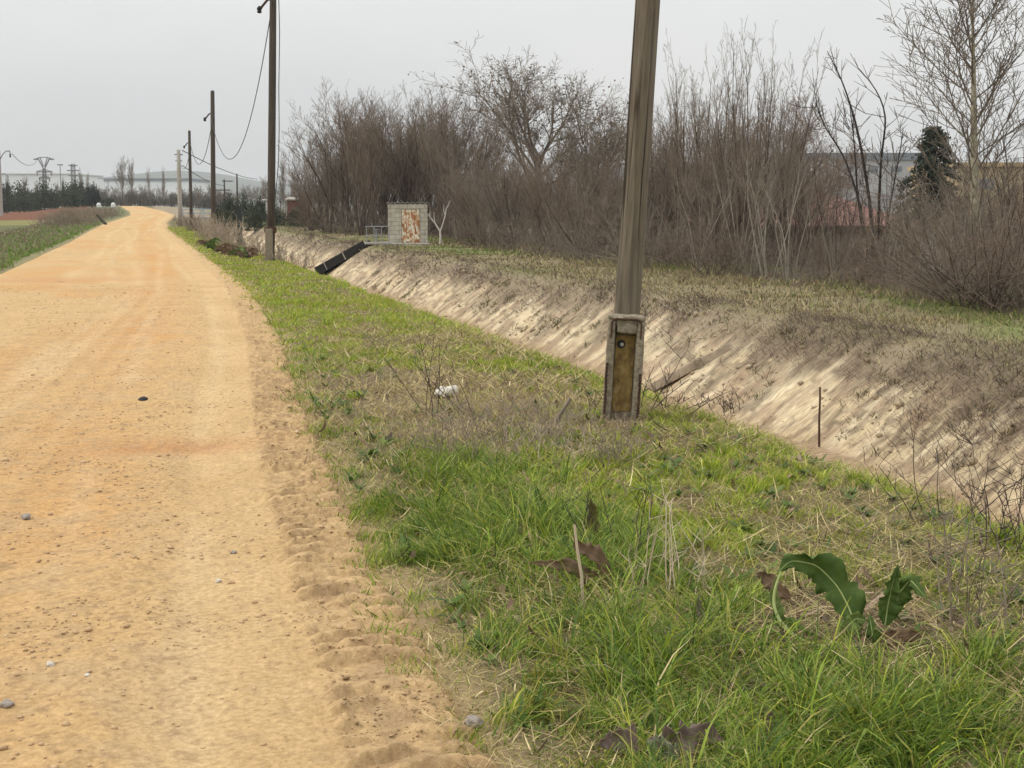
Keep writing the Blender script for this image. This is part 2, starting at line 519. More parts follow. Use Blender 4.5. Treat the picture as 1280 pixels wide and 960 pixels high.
# ruts: shallow wheel tracks
for cx, wd, dp in ((.95, .17, .014), (2.55, .2, .016), (1.75, .16, .008), (3.6, .25, .012)):
    drift = .18 * np.sin(YY * .12 + cx * 3)
    ZR = ZR - dp * np.exp(-((e - cx - drift) / wd) ** 2)
diag = XX + 1.15 + (YY - 9) * -.075
for k in (-.28, 0, .24):
    ZR = ZR - .005 * np.exp(-((diag - k) / .07) ** 2) * sstep(5, 7, YY) * (1 - sstep(22, 30, YY))
# smooth tyre strip with fine grooves, then tractor lugs by the edge
strip = sstep(.42, .5, e) * (1 - sstep(.86, .95, e))
ZR = ZR - .006 * strip + .0008 * strip * np.sin(e * 2 * PI / .075) * fade + .004 * np.exp(-((e - .5) / .05) ** 2) * np.sin((YY + e * .6) * 2 * PI / .05) * (1 - sstep(6, 14, YY))
lugz = sstep(-.02, .06, e) * (1 - sstep(.40, .48, e + .08 * (fbm(YY * 2.5, e * 0, 95) - .5)))
ph = (YY + .55 * np.abs(e - .24) * 0.6 + .07 * (fbm(XX * 2.2, YY * 2.2, 93) - .5) * 2) / .15
lug = np.abs((ph % 1) - .5) * 2
lug = sstep(.46, .70, lug)
patch = sstep(.28, .6, fbm(XX * 4.2, YY * 4.2, 94))
ZR = ZR + fade * lugz * (.042 * lug * (.2 + .8 * patch) + .026 * (fbm(XX * 16, YY * 16, 96, 4) - .5)) - .012 * lugz * fade
# general roughness
ZR = ZR + fade * (1 - .75 * strip) * (.026 * (fbm(XX * 3.3, YY * 3.3, 97, 5) - .5) + .020 * (fbm(XX * 15, YY * 15, 98, 3) - .5))
ZR = ZR + .03 * (fbm(XX * .5, YY * .35, 99) - .5)
# humps across: the reddish dip and the bar far up the road
dip = np.exp(-((YY - gp(230, 557).y) / .35) ** 2) * np.exp(-((XX - gp(220, 557).x) / .55) ** 2)
bar = np.exp(-((YY - gp(110, 349).y) / 1.0) ** 2) * np.exp(-((XX - gp(70, 349).x) / 2.0) ** 2)
ZR = ZR - .03 * dip + .012 * dip * (fbm(XX * 14, YY * 14, 88, 3) - .5) * 2 - .05 * bar
left = XX - road_l(YY)
ZR = ZR + .012 - .09 * (1 - sstep(-.06, .10, e)) - .10 * (1 - sstep(-.1, .3, left))
V = np.stack([XX, YY, ZR], -1).reshape(-1, 3)
n1 = fbm(XX * .55, YY * .22, 101); n2 = fbm(XX * 2.4, YY * 1.6, 102); n3 = fbm(XX * 11, YY * 11, 103)
c = np.zeros(XX.shape + (3,)) + np.array([.50, .34, .165])
mid = np.exp(-((e - 1.7) / .55) ** 2)
c = mixc(c, mid * (.35 + .65 * sstep(.35, .65, n1)) * .85, (.50, .265, .095))
c = mixc(c, sstep(.5, .7, n1) * sstep(1.8, 3.2, e) * .7, (.50, .28, .11))
c = mixc(c, strip * .22 * sstep(.3, .6, n2), (.55, .40, .23))
c = mixc(c, sstep(.55, .72, n2) * .4 * (1 - strip), (.40, .285, .165))
for cx, wd in ((.95, .10), (1.55, .10), (2.3, .14), (2.75, .12), (3.5, .2)):
    trk = np.exp(-((e - cx - .18 * np.sin(YY * .12 + cx * 3) - .08 * (fbm(YY * .4, e * 0, 105) - .5)) / wd) ** 2)
    c = mixc(c, trk * .40 * sstep(.3, .6, fbm(XX * 1.5, YY * .25, 106)), (.585, .43, .25))
for q_ in (-.28, 0, .24, .5):
    trk = np.exp(-((diag - q_) / .06) ** 2) * sstep(5, 7, YY) * (1 - sstep(22, 30, YY))
    c = mixc(c, trk * .25 * sstep(.3, .6, n1), (.585, .43, .25)); c = mixc(c, .5 * np.exp(-((diag - q_ - .12) / .05) ** 2) * sstep(5, 7, YY) * (1 - sstep(22, 30, YY)) * .4, (.36, .23, .115))
c = mixc(c, lugz * (.35 + .3 * n2), (.46, .315, .17))
c = mixc(c, lugz * (1 - lug) * patch * .5 * fade, (.34, .22, .115))
c = mixc(c, lugz * sstep(.52, .66, n3) * .6 * fade, (.30, .19, .10))
c = mixc(c, (1 - sstep(-.05, .16, e + .1 * (n2 - .5))) * .55, (.27, .185, .105))
c = mixc(c, dip * .75 * (.4 + n3), (.40, .185, .075))
c = mixc(c, bar * .8 * (.4 + n2), (.46, .25, .12))
c = mixc(c, sstep(.52, .70, n3) * .45 * (1 - .45 * strip), (.40, .28, .155))
n4 = fbm(XX * 34, YY * 26, 104, 3)
c = mixc(c, sstep(.60, .72, n4) * .55 * (1 - .35 * strip) * fade, (.30, .195, .105))
c = c * (.90 + .2 * n2)[..., None]
rd = npmesh('dirt_road', V, grid(us, ysr), None, M['road'], None, c.reshape(-1, 3), True)
tag(rd, 'wide ochre dirt road with tyre marks running to the horizon', 'road', kind='structure')


def road_z(x, y):
    i = np.abs(ysr - y).argmin(); j = np.abs(XX[i] - x).argmin()
    return float(ZR[i, j])


# ------------------------------------------------------------------ canal lining
xc = np.concatenate([np.arange(4.85, 8.9, .12), np.arange(8.9, 11.05, .03)])
yc = np.array(geo(6, 172, .006))
CX, CY = np.meshgrid(xc, yc)
CZ = H(CX, CY)
streak = fbm(CX * .7, CY * 3.2, 111); st2 = fbm(CX * 1.8, CY * 9, 112); lump = fbm(CX * 2.2, CY * 2.2, 113)
CZ = CZ + .05 * (streak - .5) + .022 * (st2 - .5) + .03 * (lump - .5) + .02 * (fbm(CX * 7, CY * 7, 119, 3) - .5) - .03 * (np.abs((CY / 3.9 + .02 * np.sin(CX * 3)) % 1 - .5) > .492)
CZ = CZ + .05 * (1 - sstep(8.9, 9.4, CX)) * fbm(CX, CY, 114)          # silt on the floor
topfray = 10.35 + .9 * (fbm(CY * .6, CY * 0, 115) - .5) + 1.1 * (fbm(CY * 3.5, CY * 0, 116) - .5)
CZ = CZ - .16 * sstep(-.05, .3, CX - topfray - .25) - .15 * (1 - sstep(4.9, 5.1, CX))
c = np.zeros(CX.shape + (3,)) + np.array([.55, .45, .295])
c = mixc(c, sstep(.45, .62, streak) * .7, (.70, .60, .42))
c = mixc(c, sstep(.50, .62, st2) * .7, (.22, .165, .115))
c = mixc(c, (np.abs((CY / 3.9 + .02 * np.sin(CX * 3)) % 1 - .5) > .492) * .6, (.15, .11, .08))
moss = fbm(CX * .9, CY * .8, 117)
c = mixc(c, sstep(.50, .64, moss + .20 * (CX - 10)) * .5, (.24, .20, .14))
c = mixc(c, sstep(.60, .68, fbm(CX * 5, CY * 5, 118)) * .6, (.15, .11, .075))
c = mixc(c, sstep(.52, .66, lump) * .5, (.38, .27, .18))
c = mixc(c, sstep(-.35, .15, CX - topfray) * .75, (.21, .165, .115))
c = mixc(c, (1 - sstep(9.0, 9.5, CX + .5 * (lump - .5))) * .8, (.33, .225, .135))
cn = npmesh('canal_lining', np.stack([CX, CY, CZ], -1).reshape(-1, 3), grid(xc, yc), None, M['canal'], None, c.reshape(-1, 3), True)
tag(cn, 'eroded sandy concrete slopes and floor of the dry canal', 'canal', kind='structure')


# ------------------------------------------------------------------ grass
class Blades:
    def __init__(self): self.V = []; self.Q = []; self.T = []; self.C = []; self.n = 0

    def add(self, P, h, wd, az, lean, curl, col, twist=None):
        n = len(P)
        if n == 0: return
        tw = RNG.uniform(0, PI, n) if twist is None else twist
        side = np.stack([np.cos(tw), np.sin(tw), np.zeros(n)], -1)
        p = np.array(P, float); rows = []
        for k, f in enumerate((.75, 1.0, .72, 0)):
            if k:
                th = lean + curl * (k - 1) / 2
                d = np.stack([np.sin(th) * np.cos(az), np.sin(th) * np.sin(az), np.cos(th)], -1)
                p = p + d * (h / 3)[:, None]
            if f:
                rows += [p - side * (wd * f / 2)[:, None], p + side * (wd * f / 2)[:, None]]
            else: rows.append(p.copy())
        V = np.stack(rows, 1)                     # n,7,3
        b = np.arange(n)[:, None] * 7 + self.n
        self.V.append(V.reshape(-1, 3))
        self.Q.append(np.concatenate([b + np.array([0, 1, 3, 2]), b + np.array([2, 3, 5, 4])]))
        self.T.append(b + np.array([4, 5, 6]))
        self.C.append(np.repeat(col, 7, 0)); self.n += n * 7

    def build(self, name, mat):
        return npmesh(name, np.concatenate(self.V), np.concatenate(self.Q), np.concatenate(self.T), mat, None, np.concatenate(self.C))


def inview(X, Y, m=.18):
    D = X * Fh[0] + Y * Fh[1]; r = (X * Rv[0] + Y * Rv[1]) / np.maximum(D, .1)
    return (D > .5) & (np.abs(r) < 640 / FPX * (1 + m) + .9 / np.maximum(D, 1))


def scatter(x0, x1, y0, y1, dens):
    n = int((x1 - x0) * (y1 - y0) * dens)
    X = RNG.uniform(x0, x1, n); Y = RNG.uniform(y0, y1, n)
    k = inview(X, Y)
    return X[k], Y[k]


def pick(cols, p, n):
    cols = np.array(cols); i = RNG.choice(len(cols), n, p=np.array(p) / sum(p))
    return cols[i] * RNG.uniform(.75, 1.25, (n, 1))


GREENS = [(.07, .135, .016), (.145, .22, .024), (.23, .295, .04)]
BRIGHT = [(.30, .36, .032), (.40, .43, .05), (.21, .30, .03)]
STRAWS = [(.46, .36, .18), (.60, .49, .27), (.34, .25, .12), (.42, .37, .12)]
BROWNS = [(.17, .115, .07), (.10, .068, .046), (.25, .18, .12)]
YELL = [(.36, .34, .07), (.45, .38, .10)]

gr = Blades(); dr = Blades()


def gz(X, Y):
    return H(X, Y) + (1 - sstep(18, 40, Y)) * .035 * (fbm(X * 7, Y * 7, 77, 3) - .5)


def verge(y0, y1, dens, ws):
    X, Y = scatter(.8, 5.4, y0, y1, dens)
    e = X - road_r(Y) + .40 * (fbm(X * 1.6, Y * 1.6, 201) - .5) + .22 * (fbm(X * 6, Y * 6, 202) - .5)
    e = e + .10
    k = e > -.16
    X, Y, e = X[k], Y[k], e[k]
    clump = fbm(X * 2.6, Y * 2.6, 203); big = fbm(X * .8, Y * .8, 204); c3 = fbm(X * 5.5, Y * 5.5, 205)
    tuft = sstep(.46, .58, .55 * c3 + .45 * clump)                     # tufts of growing grass, thatch between
    dry = np.clip(1.3 * blob(X, Y, ZP['dry'], 1.15, 2.4) * (.5 + 1.0 * clump), 0, 1)
    lush = np.clip(1.5 * blob(X, Y, ZP['lush'], .62, 1.35) + 1.4 * blob(X, Y, ZP['lush2'], 1.0, .48), 0, 1) * sstep(.1, .35, e)
    brown = np.clip(1.5 * blob(X, Y, ZP['dock'], .60, .42) + .7 * blob(X, Y, ZP['post'], .45, .5), 0, 1)
    rim = 1 - sstep(-.05, .42, e)
    gfrac = np.clip(.28 + .6 * tuft + .32 * lush - .75 * dry - .9 * brown, .05, 1)
    gfrac = np.clip(gfrac + .12 * rim * (Y > 5.2), 0, 1)
    dens_ = np.clip(.66 + .4 * tuft + .3 * lush + .2 * rim, 0, 1) * sstep(-.16, .12, e) * (1 - .35 * brown) * (1 - sstep(4.7, 5.2, X))
    keep = RNG.random(len(X)) < dens_
    X, Y, e, clump, big, dry, lush, brown, c3, tuft, rim, gfrac = [a[keep] for a in (X, Y, e, clump, big, dry, lush, brown, c3, tuft, rim, gfrac)]
    n = len(X)
    P = np.stack([X, Y, gz(X, Y) - .008], -1)
    tan = RNG.random(n) > gfrac
    pb = np.clip(.35 + .75 * sstep(1.7, 2.8, X) * sstep(5, 6, Y) - .75 * lush + .4 * sstep(13, 18, Y), .08, .95)
    col = np.where((RNG.random(n) < pb)[:, None], pick(BRIGHT, [1, .8, 1.2], n), pick(GREENS, [1, 1.2, .9], n))
    yl = RNG.random(n) < .10 + .16 * sstep(.5, .62, big)
    col = np.where(yl[:, None], pick(YELL, [1, .7], n), col)
    h = RNG.uniform(.025, .065, n) * (.8 + .8 * tuft)
    h = h + lush * RNG.uniform(.03, .13, n) * (.3 + 1.2 * tuft)
    h = h * (1 - .15 * rim) * (1 + .5 * (X > 4.1) * tuft) * (1 + .25 * sstep(12, 20, Y))
    az = fbm(X * 2.1, Y * 2.1, 206) * 4 * PI + RNG.normal(0, .9, n)
    lean = np.abs(RNG.normal(.3, .28, n)) + .1
    curl = RNG.uniform(.2, 1.4, n) + .4 * lush
    wd = ws * np.clip(RNG.lognormal(-.25, .38, n), .35, 2.2) * (1 + .35 * lush)
    g_ = ~tan
    gr.add(P[g_], h[g_], wd[g_], az[g_], lean[g_], curl[g_], col[g_])
    tcol = np.where((RNG.random(n) < .22 + .45 * brown + .12 * dry)[:, None], pick(BROWNS, [1, .7, 1], n), pick(STRAWS, [1, .7, 1, .9], n))
    lt = RNG.uniform(.7, 1.65, n)
    dr.add((P + np.array([0, 0, .012]))[tan], (RNG.uniform(.03, .10, n) * (1 + .4 * dry))[tan], wd[tan] * .75, RNG.uniform(0, 2 * PI, tan.sum()), lt[tan], RNG.uniform(-.3, .7, tan.sum()), tcol[tan])


for y0, y1, d, ws in ((2.4, 5, 7500, .0042), (5, 7.5, 6000, .0048), (7.5, 11, 4200, .006), (11, 16, 2500, .008), (16, 25, 1400, .011), (25, 45, 620, .018), (45, 110, 170, .034)):
    verge(y0, y1, d, ws)

# flat straw thatch mown and lying everywhere on the verge
for y0, y1, d, ws in ((2.4, 6, 1500, .004), (6, 11, 1000, .0055), (11, 18, 600, .008)):
    X, Y = scatter(1.0, 4.7, y0, y1, d)
    k = RNG.random(len(X)) < sstep(.1, .6, X - road_r(Y)) * (.10 + .9 * sstep(.45, .6, fbm(X * 1.5, Y * 1.5, 211)))
    X, Y = X[k], Y[k]; n = len(X)
    P = np.stack([X, Y, gz(X, Y) + RNG.uniform(.01, .06, n)], -1)
    dr.add(P, RNG.uniform(.08, .24, n), ws * RNG.uniform(.6, 1.2, n), RNG.uniform(0, 2 * PI, n), RNG.uniform(1.1, 1.7, n), RNG.normal(0, .3, n), pick(STRAWS + BROWNS, [1, .8, 1, 1, .5, .3, .6], n))

# long tufts: separate crowns of long arching leaves
tufts = []
for cx, cy, rr, k in ((ZP['lush'].x, ZP['lush'].y, .75, 70), (ZP['lush2'].x + .1, ZP['lush2'].y, .85, 70), (gp(760, 850).x, gp(760, 850).y, .4, 34), (gp(1150, 910).x, gp(1150, 910).y, .55, 36), (gp(600, 620).x, gp(600, 620).y, .6, 26), (gp(560, 590).x, gp(560, 590).y, .5, 18)):
    for _ in range(k):
        tufts.append((cx + random.gauss(0, rr * .5), cy + random.gauss(0, rr * .9)))
for cx, cy in tufts:
    if cx - float(road_r(cy)) < .35 or cx > 4.4: continue
    dd = math.hypot(cx - ZP['dock'].x, cy - ZP['dock'].y)
    if dd < .42: continue
    n = random.randint(35, 75)
    a = RNG.uniform(0, 2 * PI, n); q = np.sqrt(RNG.random(n)) * .055
    X = cx + q * np.cos(a); Y = cy + q * np.sin(a)
    P = np.stack([X, Y, gz(X, Y) - .01], -1)
    big = random.uniform(.7, 1.25)
    col = pick(GREENS + BRIGHT + [YELL[0], STRAWS[1]], [1, 1.2, .9, .3, .3, .4, .2, .12], n) * random.uniform(.8, 1.15)
    gr.add(P, RNG.uniform(.10, .30, n) * big, RNG.uniform(.0035, .0068, n), a + RNG.normal(0, .5, n), np.abs(RNG.normal(.28, .2, n)), RNG.uniform(.6, 2.0, n), col)

# small bright crowns on the mown right half of the verge
for _ in range(900):
    cx = random.uniform(1.6, 4.7); cy = random.uniform(5, 15)
    if float(fbm(np.array([cx * .9]), np.array([cy * .9]), 215)[0]) < .46 or cx - float(road_r(cy)) < .3: continue
    if math.hypot(cx - ZP['dock'].x, cy - ZP['dock'].y) < .5 or float(blob(cx, cy, ZP['dry'], 1.0, 2.0)) > .5 or float(blob(cx, cy, ZP['lush'], .6, 1.2)) > .4: continue
    n = random.randint(22, 48); a = RNG.uniform(0, 2 * PI, n); q = np.sqrt(RNG.random(n)) * random.uniform(.03, .07)
    X = cx + q * np.cos(a); Y = cy + q * np.sin(a)
    gr.add(np.stack([X, Y, gz(X, Y) - .01], -1), RNG.uniform(.05, .12, n) * random.uniform(.7, 1.2), RNG.uniform(.004, .007, n) * (1 + .05 * cy), a + RNG.normal(0, .5, n), np.abs(RNG.normal(.3, .2, n)), RNG.uniform(.3, 1.2, n), pick(BRIGHT + [GREENS[2]], [1, .8, 1, .6], n) * random.uniform(.85, 1.15))
# far bank grass (dry, with green patches by the trees)
for y0, y1, d, ws in ((8, 24, 480, .018), (24, 45, 300, .028), (45, 80, 90, .055), (80, 170, 26, .09)):
    X, Y = scatter(10.3, 19, y0, y1, d)
    n = len(X)
    cl_ = fbm(X * .6, Y * .35, 221); gn = fbm(X * .3, Y * .12, 61); c2 = fbm(X * 2, Y * 2, 222)
    k = RNG.random(n) < sstep(10.35, 11.0, X + .8 * (cl_ - .5)) * (.35 + .8 * c2)
    X, Y, cl_, gn, c2 = [q[k] for q in (X, Y, cl_, gn, c2)]; n = len(X)
    P = np.stack([X, Y, H(X, Y) - .02], -1)
    green = RNG.random(n) < np.clip(.12 + .75 * sstep(.45, .58, gn) * sstep(12, 13.5, X), 0, .8)
    col = np.where(green[:, None], pick([(.12, .155, .04), (.19, .215, .05), (.09, .12, .03)], [1, 1, .7], n), pick([(.31, .25, .125), (.20, .15, .09), (.40, .33, .17), (.12, .088, .06)], [1, 1.1, .7, 1], n))
    h = RNG.uniform(.06, .20, n) * (.4 + c2) * (1 + .7 * sstep(13.5, 15.5, X))
    dr.add(P, h, ws * RNG.uniform(.4, .9, n), RNG.uniform(0, 2 * PI, n), np.abs(RNG.normal(.7, .45, n)), RNG.uniform(.2, 1.3, n), col)

# left verge
for y0, y1, d, ws in ((26, 45, 420, .022), (45, 75, 190, .035), (75, 130, 70, .06)):
    X, Y = scatter(-24, -2, y0, y1, d)
    l = road_l(Y) - X + .5 * (fbm(X, Y, 231) - .5)
    k = RNG.random(len(X)) < sstep(0, .5, l) * np.where((l > 4.6) & (Y > 70), .0, 1)
    X, Y, l = X[k], Y[k], l[k]; n = len(X)
    c2 = fbm(X * .8, Y * .5, 232)
    P = np.stack([X, Y, H(X, Y) - .02], -1)
    dryw = RNG.random(n) < np.clip(.15 + .6 * sstep(2.5, 5, l) * sstep(.35, .6, c2) * sstep(70, 95, Y), 0, .8)
    col = np.where(dryw[:, None], pick([(.25, .20, .13), (.17, .13, .09), (.32, .26, .17)], [1, 1, .6], n), pick([(.09, .17, .025), (.15, .25, .035), (.22, .29, .05)], [1, 1, .6], n))
    gr.add(P, RNG.uniform(.10, .28, n) * (1 + .5 * dryw), ws * RNG.uniform(.6, 1.2, n), RNG.uniform(0, 2 * PI, n), np.abs(RNG.normal(.3, .25, n)), RNG.uniform(.3, 1.4, n), col)

# dead creeper mats hanging over the far slope
mats = Blades()
for y0, y1, d, ws in ((9, 26, 800, .010), (26, 50, 320, .02), (50, 100, 100, .04)):
    X, Y = scatter(9.0, 11.6, y0, y1, d)
    m1 = fbm(X * .5, Y * .55, 241); m2 = fbm(X * 1.2, Y * 5, 242)
    tf = 9.95 + 1.7 * (m1 - .5) * 2 + 1.5 * (m2 - .5)
    corner = blob(X, Y, gp(1262, 500), .8, 1.5) * 2.6 * (.3 + m2)
    k = RNG.random(len(X)) < np.clip(sstep(-.3, .5, X - tf) * (.10 + .95 * sstep(.44, .58, m1)) + corner, 0, 1)
    X, Y, m2 = X[k], Y[k], m2[k]; n = len(X)
    P = np.stack([X, Y, H(X, Y) + RNG.uniform(0, .07, n)], -1)
    az = PI + RNG.normal(0, .9, n)
    mats.add(P, RNG.uniform(.07, .28, n), ws * RNG.uniform(.5, 1.1, n), az, RNG.uniform(.7, 2.0, n), RNG.normal(.3, .5, n), pick([(.10, .072, .060), (.16, .115, .085), (.24, .18, .125), (.07, .05, .045)], [1, 1, .7, .8], n))
# dry tufts and moss clinging to the far slope
for _ in range(420):
    cy = random.uniform(10, 60); cx = random.uniform(9.2, 10.9)
    if float(fbm(np.array([cx * .8]), np.array([cy * .5]), 245)[0]) < .5: continue
    n = random.randint(14, 30); a = RNG.uniform(0, 2 * PI, n); q = np.sqrt(RNG.random(n)) * random.uniform(.05, .16)
    X = cx + q * np.cos(a); Y = cy + q * np.sin(a) * 1.2
    dr.add(np.stack([X, Y, H(X, Y)], -1), RNG.uniform(.04, .16, n), RNG.uniform(.006, .012, n) * (1 + cy / 40), a, np.abs(RNG.normal(.7, .4, n)), RNG.uniform(.2, 1.2, n), pick([(.12, .10, .05), (.22, .18, .09), (.30, .25, .13), (.10, .12, .04)], [1, 1, .6, .5], n) * random.uniform(.7, 1.2))
# broad leaved weeds low in the verge and dead leaf litter
for _ in range(620):
    cy = 4 + 11 * random.random() ** 1.3; cx = random.uniform(1.0, 4.5)
    if cx - float(road_r(cy)) < .02 or float(blob(cx, cy, ZP['dry'], 1.0, 1.8)) > .6: continue
    n = random.randint(5, 11); a = np.arange(n) * 2 * PI / n + RNG.normal(0, .3, n); sc_ = random.uniform(.6, 1.35)
    P = np.stack([np.full(n, cx), np.full(n, cy), gz(np.full(n, cx), np.full(n, cy)) + .01], -1)
    gr.add(P, RNG.uniform(.05, .10, n) * sc_, RNG.uniform(.014, .026, n) * sc_, a, RNG.uniform(.7, 1.3, n), RNG.uniform(.1, .8, n), pick([(.07, .125, .025), (.11, .17, .03), (.15, .19, .05)], [1, 1, .6], n) * random.uniform(.8, 1.15), a + PI / 2)
X, Y = scatter(1.1, 4.6, 3.6, 13, 55)
wl_ = .12 + blob(X, Y, ZP['dock'], .7, .6) * 1.5 + .4 * blob(X, Y, ZP['lush'], .8, 1.0) + .35 * blob(X, Y, ZP['post'], .8, .9)
k = RNG.random(len(X)) < wl_; X, Y = X[k], Y[k]; n = len(X); a = RNG.uniform(0, 2 * PI, n)
dr.add(np.stack([X, Y, gz(X, Y) + RNG.uniform(.01, .05, n)], -1), RNG.uniform(.06, .14, n), RNG.uniform(.015, .035, n), a, RNG.uniform(1.0, 1.6, n), RNG.normal(0, .7, n), pick([(.14, .09, .055), (.22, .15, .09), (.09, .06, .045), (.28, .21, .14)], [1, 1, .7, .5], n), a + PI / 2 + RNG.normal(0, .4, n))
tag(gr.build('grass', M['grass']), 'green grass of the verges, lush beside the road', 'grass', kind='stuff')
tag(dr.build('dry_grass', M['deadgrass']), 'straw coloured dead grass on verge and far bank', 'dry grass', kind='stuff')
tag(mats.build('dead_creeper', M['deadgrass']), 'dark dead creeper hanging over the canal slope', 'dead creeper', kind='stuff')


# ------------------------------------------------------------------ stones
def ico():
    bm = bmesh.new(); bmesh.ops.create_icosphere(bm, subdivisions=1, radius=1)
    v = np.array([x.co[:] for x in bm.verts]); f = np.array([[q.index for q in p.verts] for p in bm.faces]); bm.free()
    return v, f


IV, IF = ico()


def stones_mesh(name, pos, size, mat, flat=.6):
    n = len(pos)
    s = size[:, None, None] * RNG.uniform(.6, 1.25, (n, 1, 3)) * np.array([1, 1, flat])
    v = IV[None] * (1 + RNG.uniform(-.28, .28, (n, len(IV), 1)))
    a = RNG.uniform(0, 2 * PI, n); ca, sa = np.cos(a)[:, None], np.sin(a)[:, None]
    v = v * s
    x = v[..., 0] * ca - v[..., 1] * sa; y = v[..., 0] * sa + v[..., 1] * ca
    v = np.stack([x, y, v[..., 2]], -1) + pos[:, None, :]
    f = (IF[None] + (np.arange(n) * len(IV))[:, None, None]).reshape(-1, 3)
    return npmesh(name, v.reshape(-1, 3), None, f, mat)


px_, py_, ps = [], [], []
for y0, y1, d in ((2.6, 6, 1100), (6, 12, 480), (12, 30, 90)):
    X, Y = scatter(-5, 2, y0, y1, d)
    k = (X < road_r(Y) + .1) & (RNG.random(len(X)) < .15 + .85 * sstep(.4, .65, fbm(X * 1.3, Y * 1.3, 251)))
    e_ = road_r(Y) - X
    k &= ~((e_ > .45) & (e_ < .9) & (RNG.random(len(X)) < .5))
    px_.append(X[k]); py_.append(Y[k]); ps.append(np.minimum(RNG.lognormal(-5.5, .5, k.sum()), .016) * (1 + .02 * Y[k]))
X = np.concatenate(px_); Y = np.concatenate(py_); sz = np.concatenate(ps)
ii = np.searchsorted(ysr, Y).clip(0, len(ysr) - 1)
Z = np.array([ZR[i, np.abs(XX[i] - x).argmin()] for i, x in zip(ii, X)])
cx_, cy_ = [], []
for y0, y1, d in ((2.6, 6, 4200), (6, 14, 1500), (14, 30, 200)):
    X2, Y2 = scatter(.2, 2.6, y0, y1, d)
    e2 = road_r(Y2) - X2
    k = (e2 > -.12) & (e2 < .45) & (RNG.random(len(X2)) < .15 + .85 * sstep(.48, .66, fbm(X2 * 5, Y2 * 5, 252)))
    cx_.append(X2[k]); cy_.append(Y2[k])
X2 = np.concatenate(cx_); Y2 = np.concatenate(cy_); s2 = np.minimum(RNG.lognormal(-6.1, .6, len(X2)), .012) * (1 + .02 * Y2)
i2 = np.searchsorted(ysr, Y2).clip(0, len(ysr) - 1)
Z2 = np.array([max(ZR[i, np.abs(XX[i] - x).argmin()], -.02) for i, x in zip(i2, X2)])
tag(stones_mesh('soil_crumbs', np.stack([X2, Y2, Z2 + s2 * .1], -1), s2, pm('dark_soil_crumb', [(.3, (.17, .108, .057)), (.5, (.30, .20, .105)), (.7, (.42, .29, .16))], 6, bump=.5)), 'dark soil crumbs thrown up along the tractor tracks', 'soil', kind='stuff')
# rubble on the far canal slope
X3, Y3 = scatter(7.0, 10.8, 8, 60, 26)
k = RNG.random(len(X3)) < .15 + .85 * sstep(.45, .62, fbm(X3 * .8, Y3 * .8, 253))
X3, Y3 = X3[k], Y3[k]; s3 = np.minimum(RNG.lognormal(-3.9, .6, len(X3)), .09)
tag(stones_mesh('rubble', np.stack([X3, Y3, H(X3, Y3) + s3 * .1], -1), s3, pm('slope_rubble', [(.3, (.13, .095, .065)), (.5, (.34, .265, .17)), (.7, (.52, .43, .30))], 2, bump=.5)), 'crumbled concrete and clods lying on the canal slope', 'rubble', kind='stuff')
tag(stones_mesh('gravel', np.stack([X, Y, Z + sz * .15], -1), sz, M['stone']), 'loose gravel and clods strewn over the dirt road', 'gravel', kind='stuff')


def stone(name, px, py, size, mat, label, cat='stone', flat=.6, n=2):
    p = gp(px, py)
    bm = bmesh.new(); bmesh.ops.create_icosphere(bm, subdivisions=3, radius=1)
    from mathutils import noise
    sd_ = random.random() * 50
    for v in bm.verts:
        d = noise.noise(v.co * 1.1 + Vector((sd_, 0, 0))) * .5 + noise.noise(v.co * 2.9 + Vector((sd_, 4, 0))) * .18
        v.co *= 1 + d
        v.co.x *= size; v.co.y *= size * .8; v.co.z *= size * flat
    me = bpy.data.meshes.new(name); bm.to_mesh(me); bm.free(); me.materials.append(mat)
    for q in me.polygons: q.use_smooth = True
    o = link(name, me)
    z = max(p.z, road_z(p.x, p.y)) if p.x < road_r(p.y) else p.z + .03
    o.location = (p.x, p.y, z + size * flat * .45); o.rotation_euler = (0, 0, random.uniform(0, 6))
    return tag(o, label, cat)


stone('pebble', 63, 838, .016, M['whitestone'], 'round whitish pebble lying alone low on the left of the road')
stone('pebble', 109, 852, .010, M['whitestone'], 'small whitish pebble right of the round white pebble on the road')
stone('clod', 8, 888, .022, M['greystone'], 'dark earth clod at the left edge low on the road', 'clod')
stone('clod', 33, 650, .028, M['greystone'], 'grey clod on the left of the road beside gravel', 'clod')
stone('pebble', 273, 727, .014, M['whitestone'], 'pair-like pale pebble midway on the road right of the middle')
stone('clod', 292, 693, .016, M['greystone'], 'dark clod on the road above the pale pebbles', 'clod')
stone('clod', 214, 686, .016, M['stone'], 'ochre clod in the middle of the road', 'clod')
stone('clod', 289, 730, .014, M['stone'], 'ochre flat clod just right of the pale pebble', 'clod')
stone('clod', 593, 905, .030, M['greystone'], 'dark clod beside the tractor tracks at the bottom of the verge', 'clod')
stone('road_litter', 179, 501, .050, M['dark'], 'small black lump of rubber lying on the orange road', 'litter', .35)
stone('white_rock', 558, 497, .10, M['whitestone'], 'flat white rock lying in the patch of dry grass', 'rock', .5)
stone('white_rock', 455, 363, .12, M['whitestone'], 'small white rock in the green verge near the second pole', 'rock', .35)

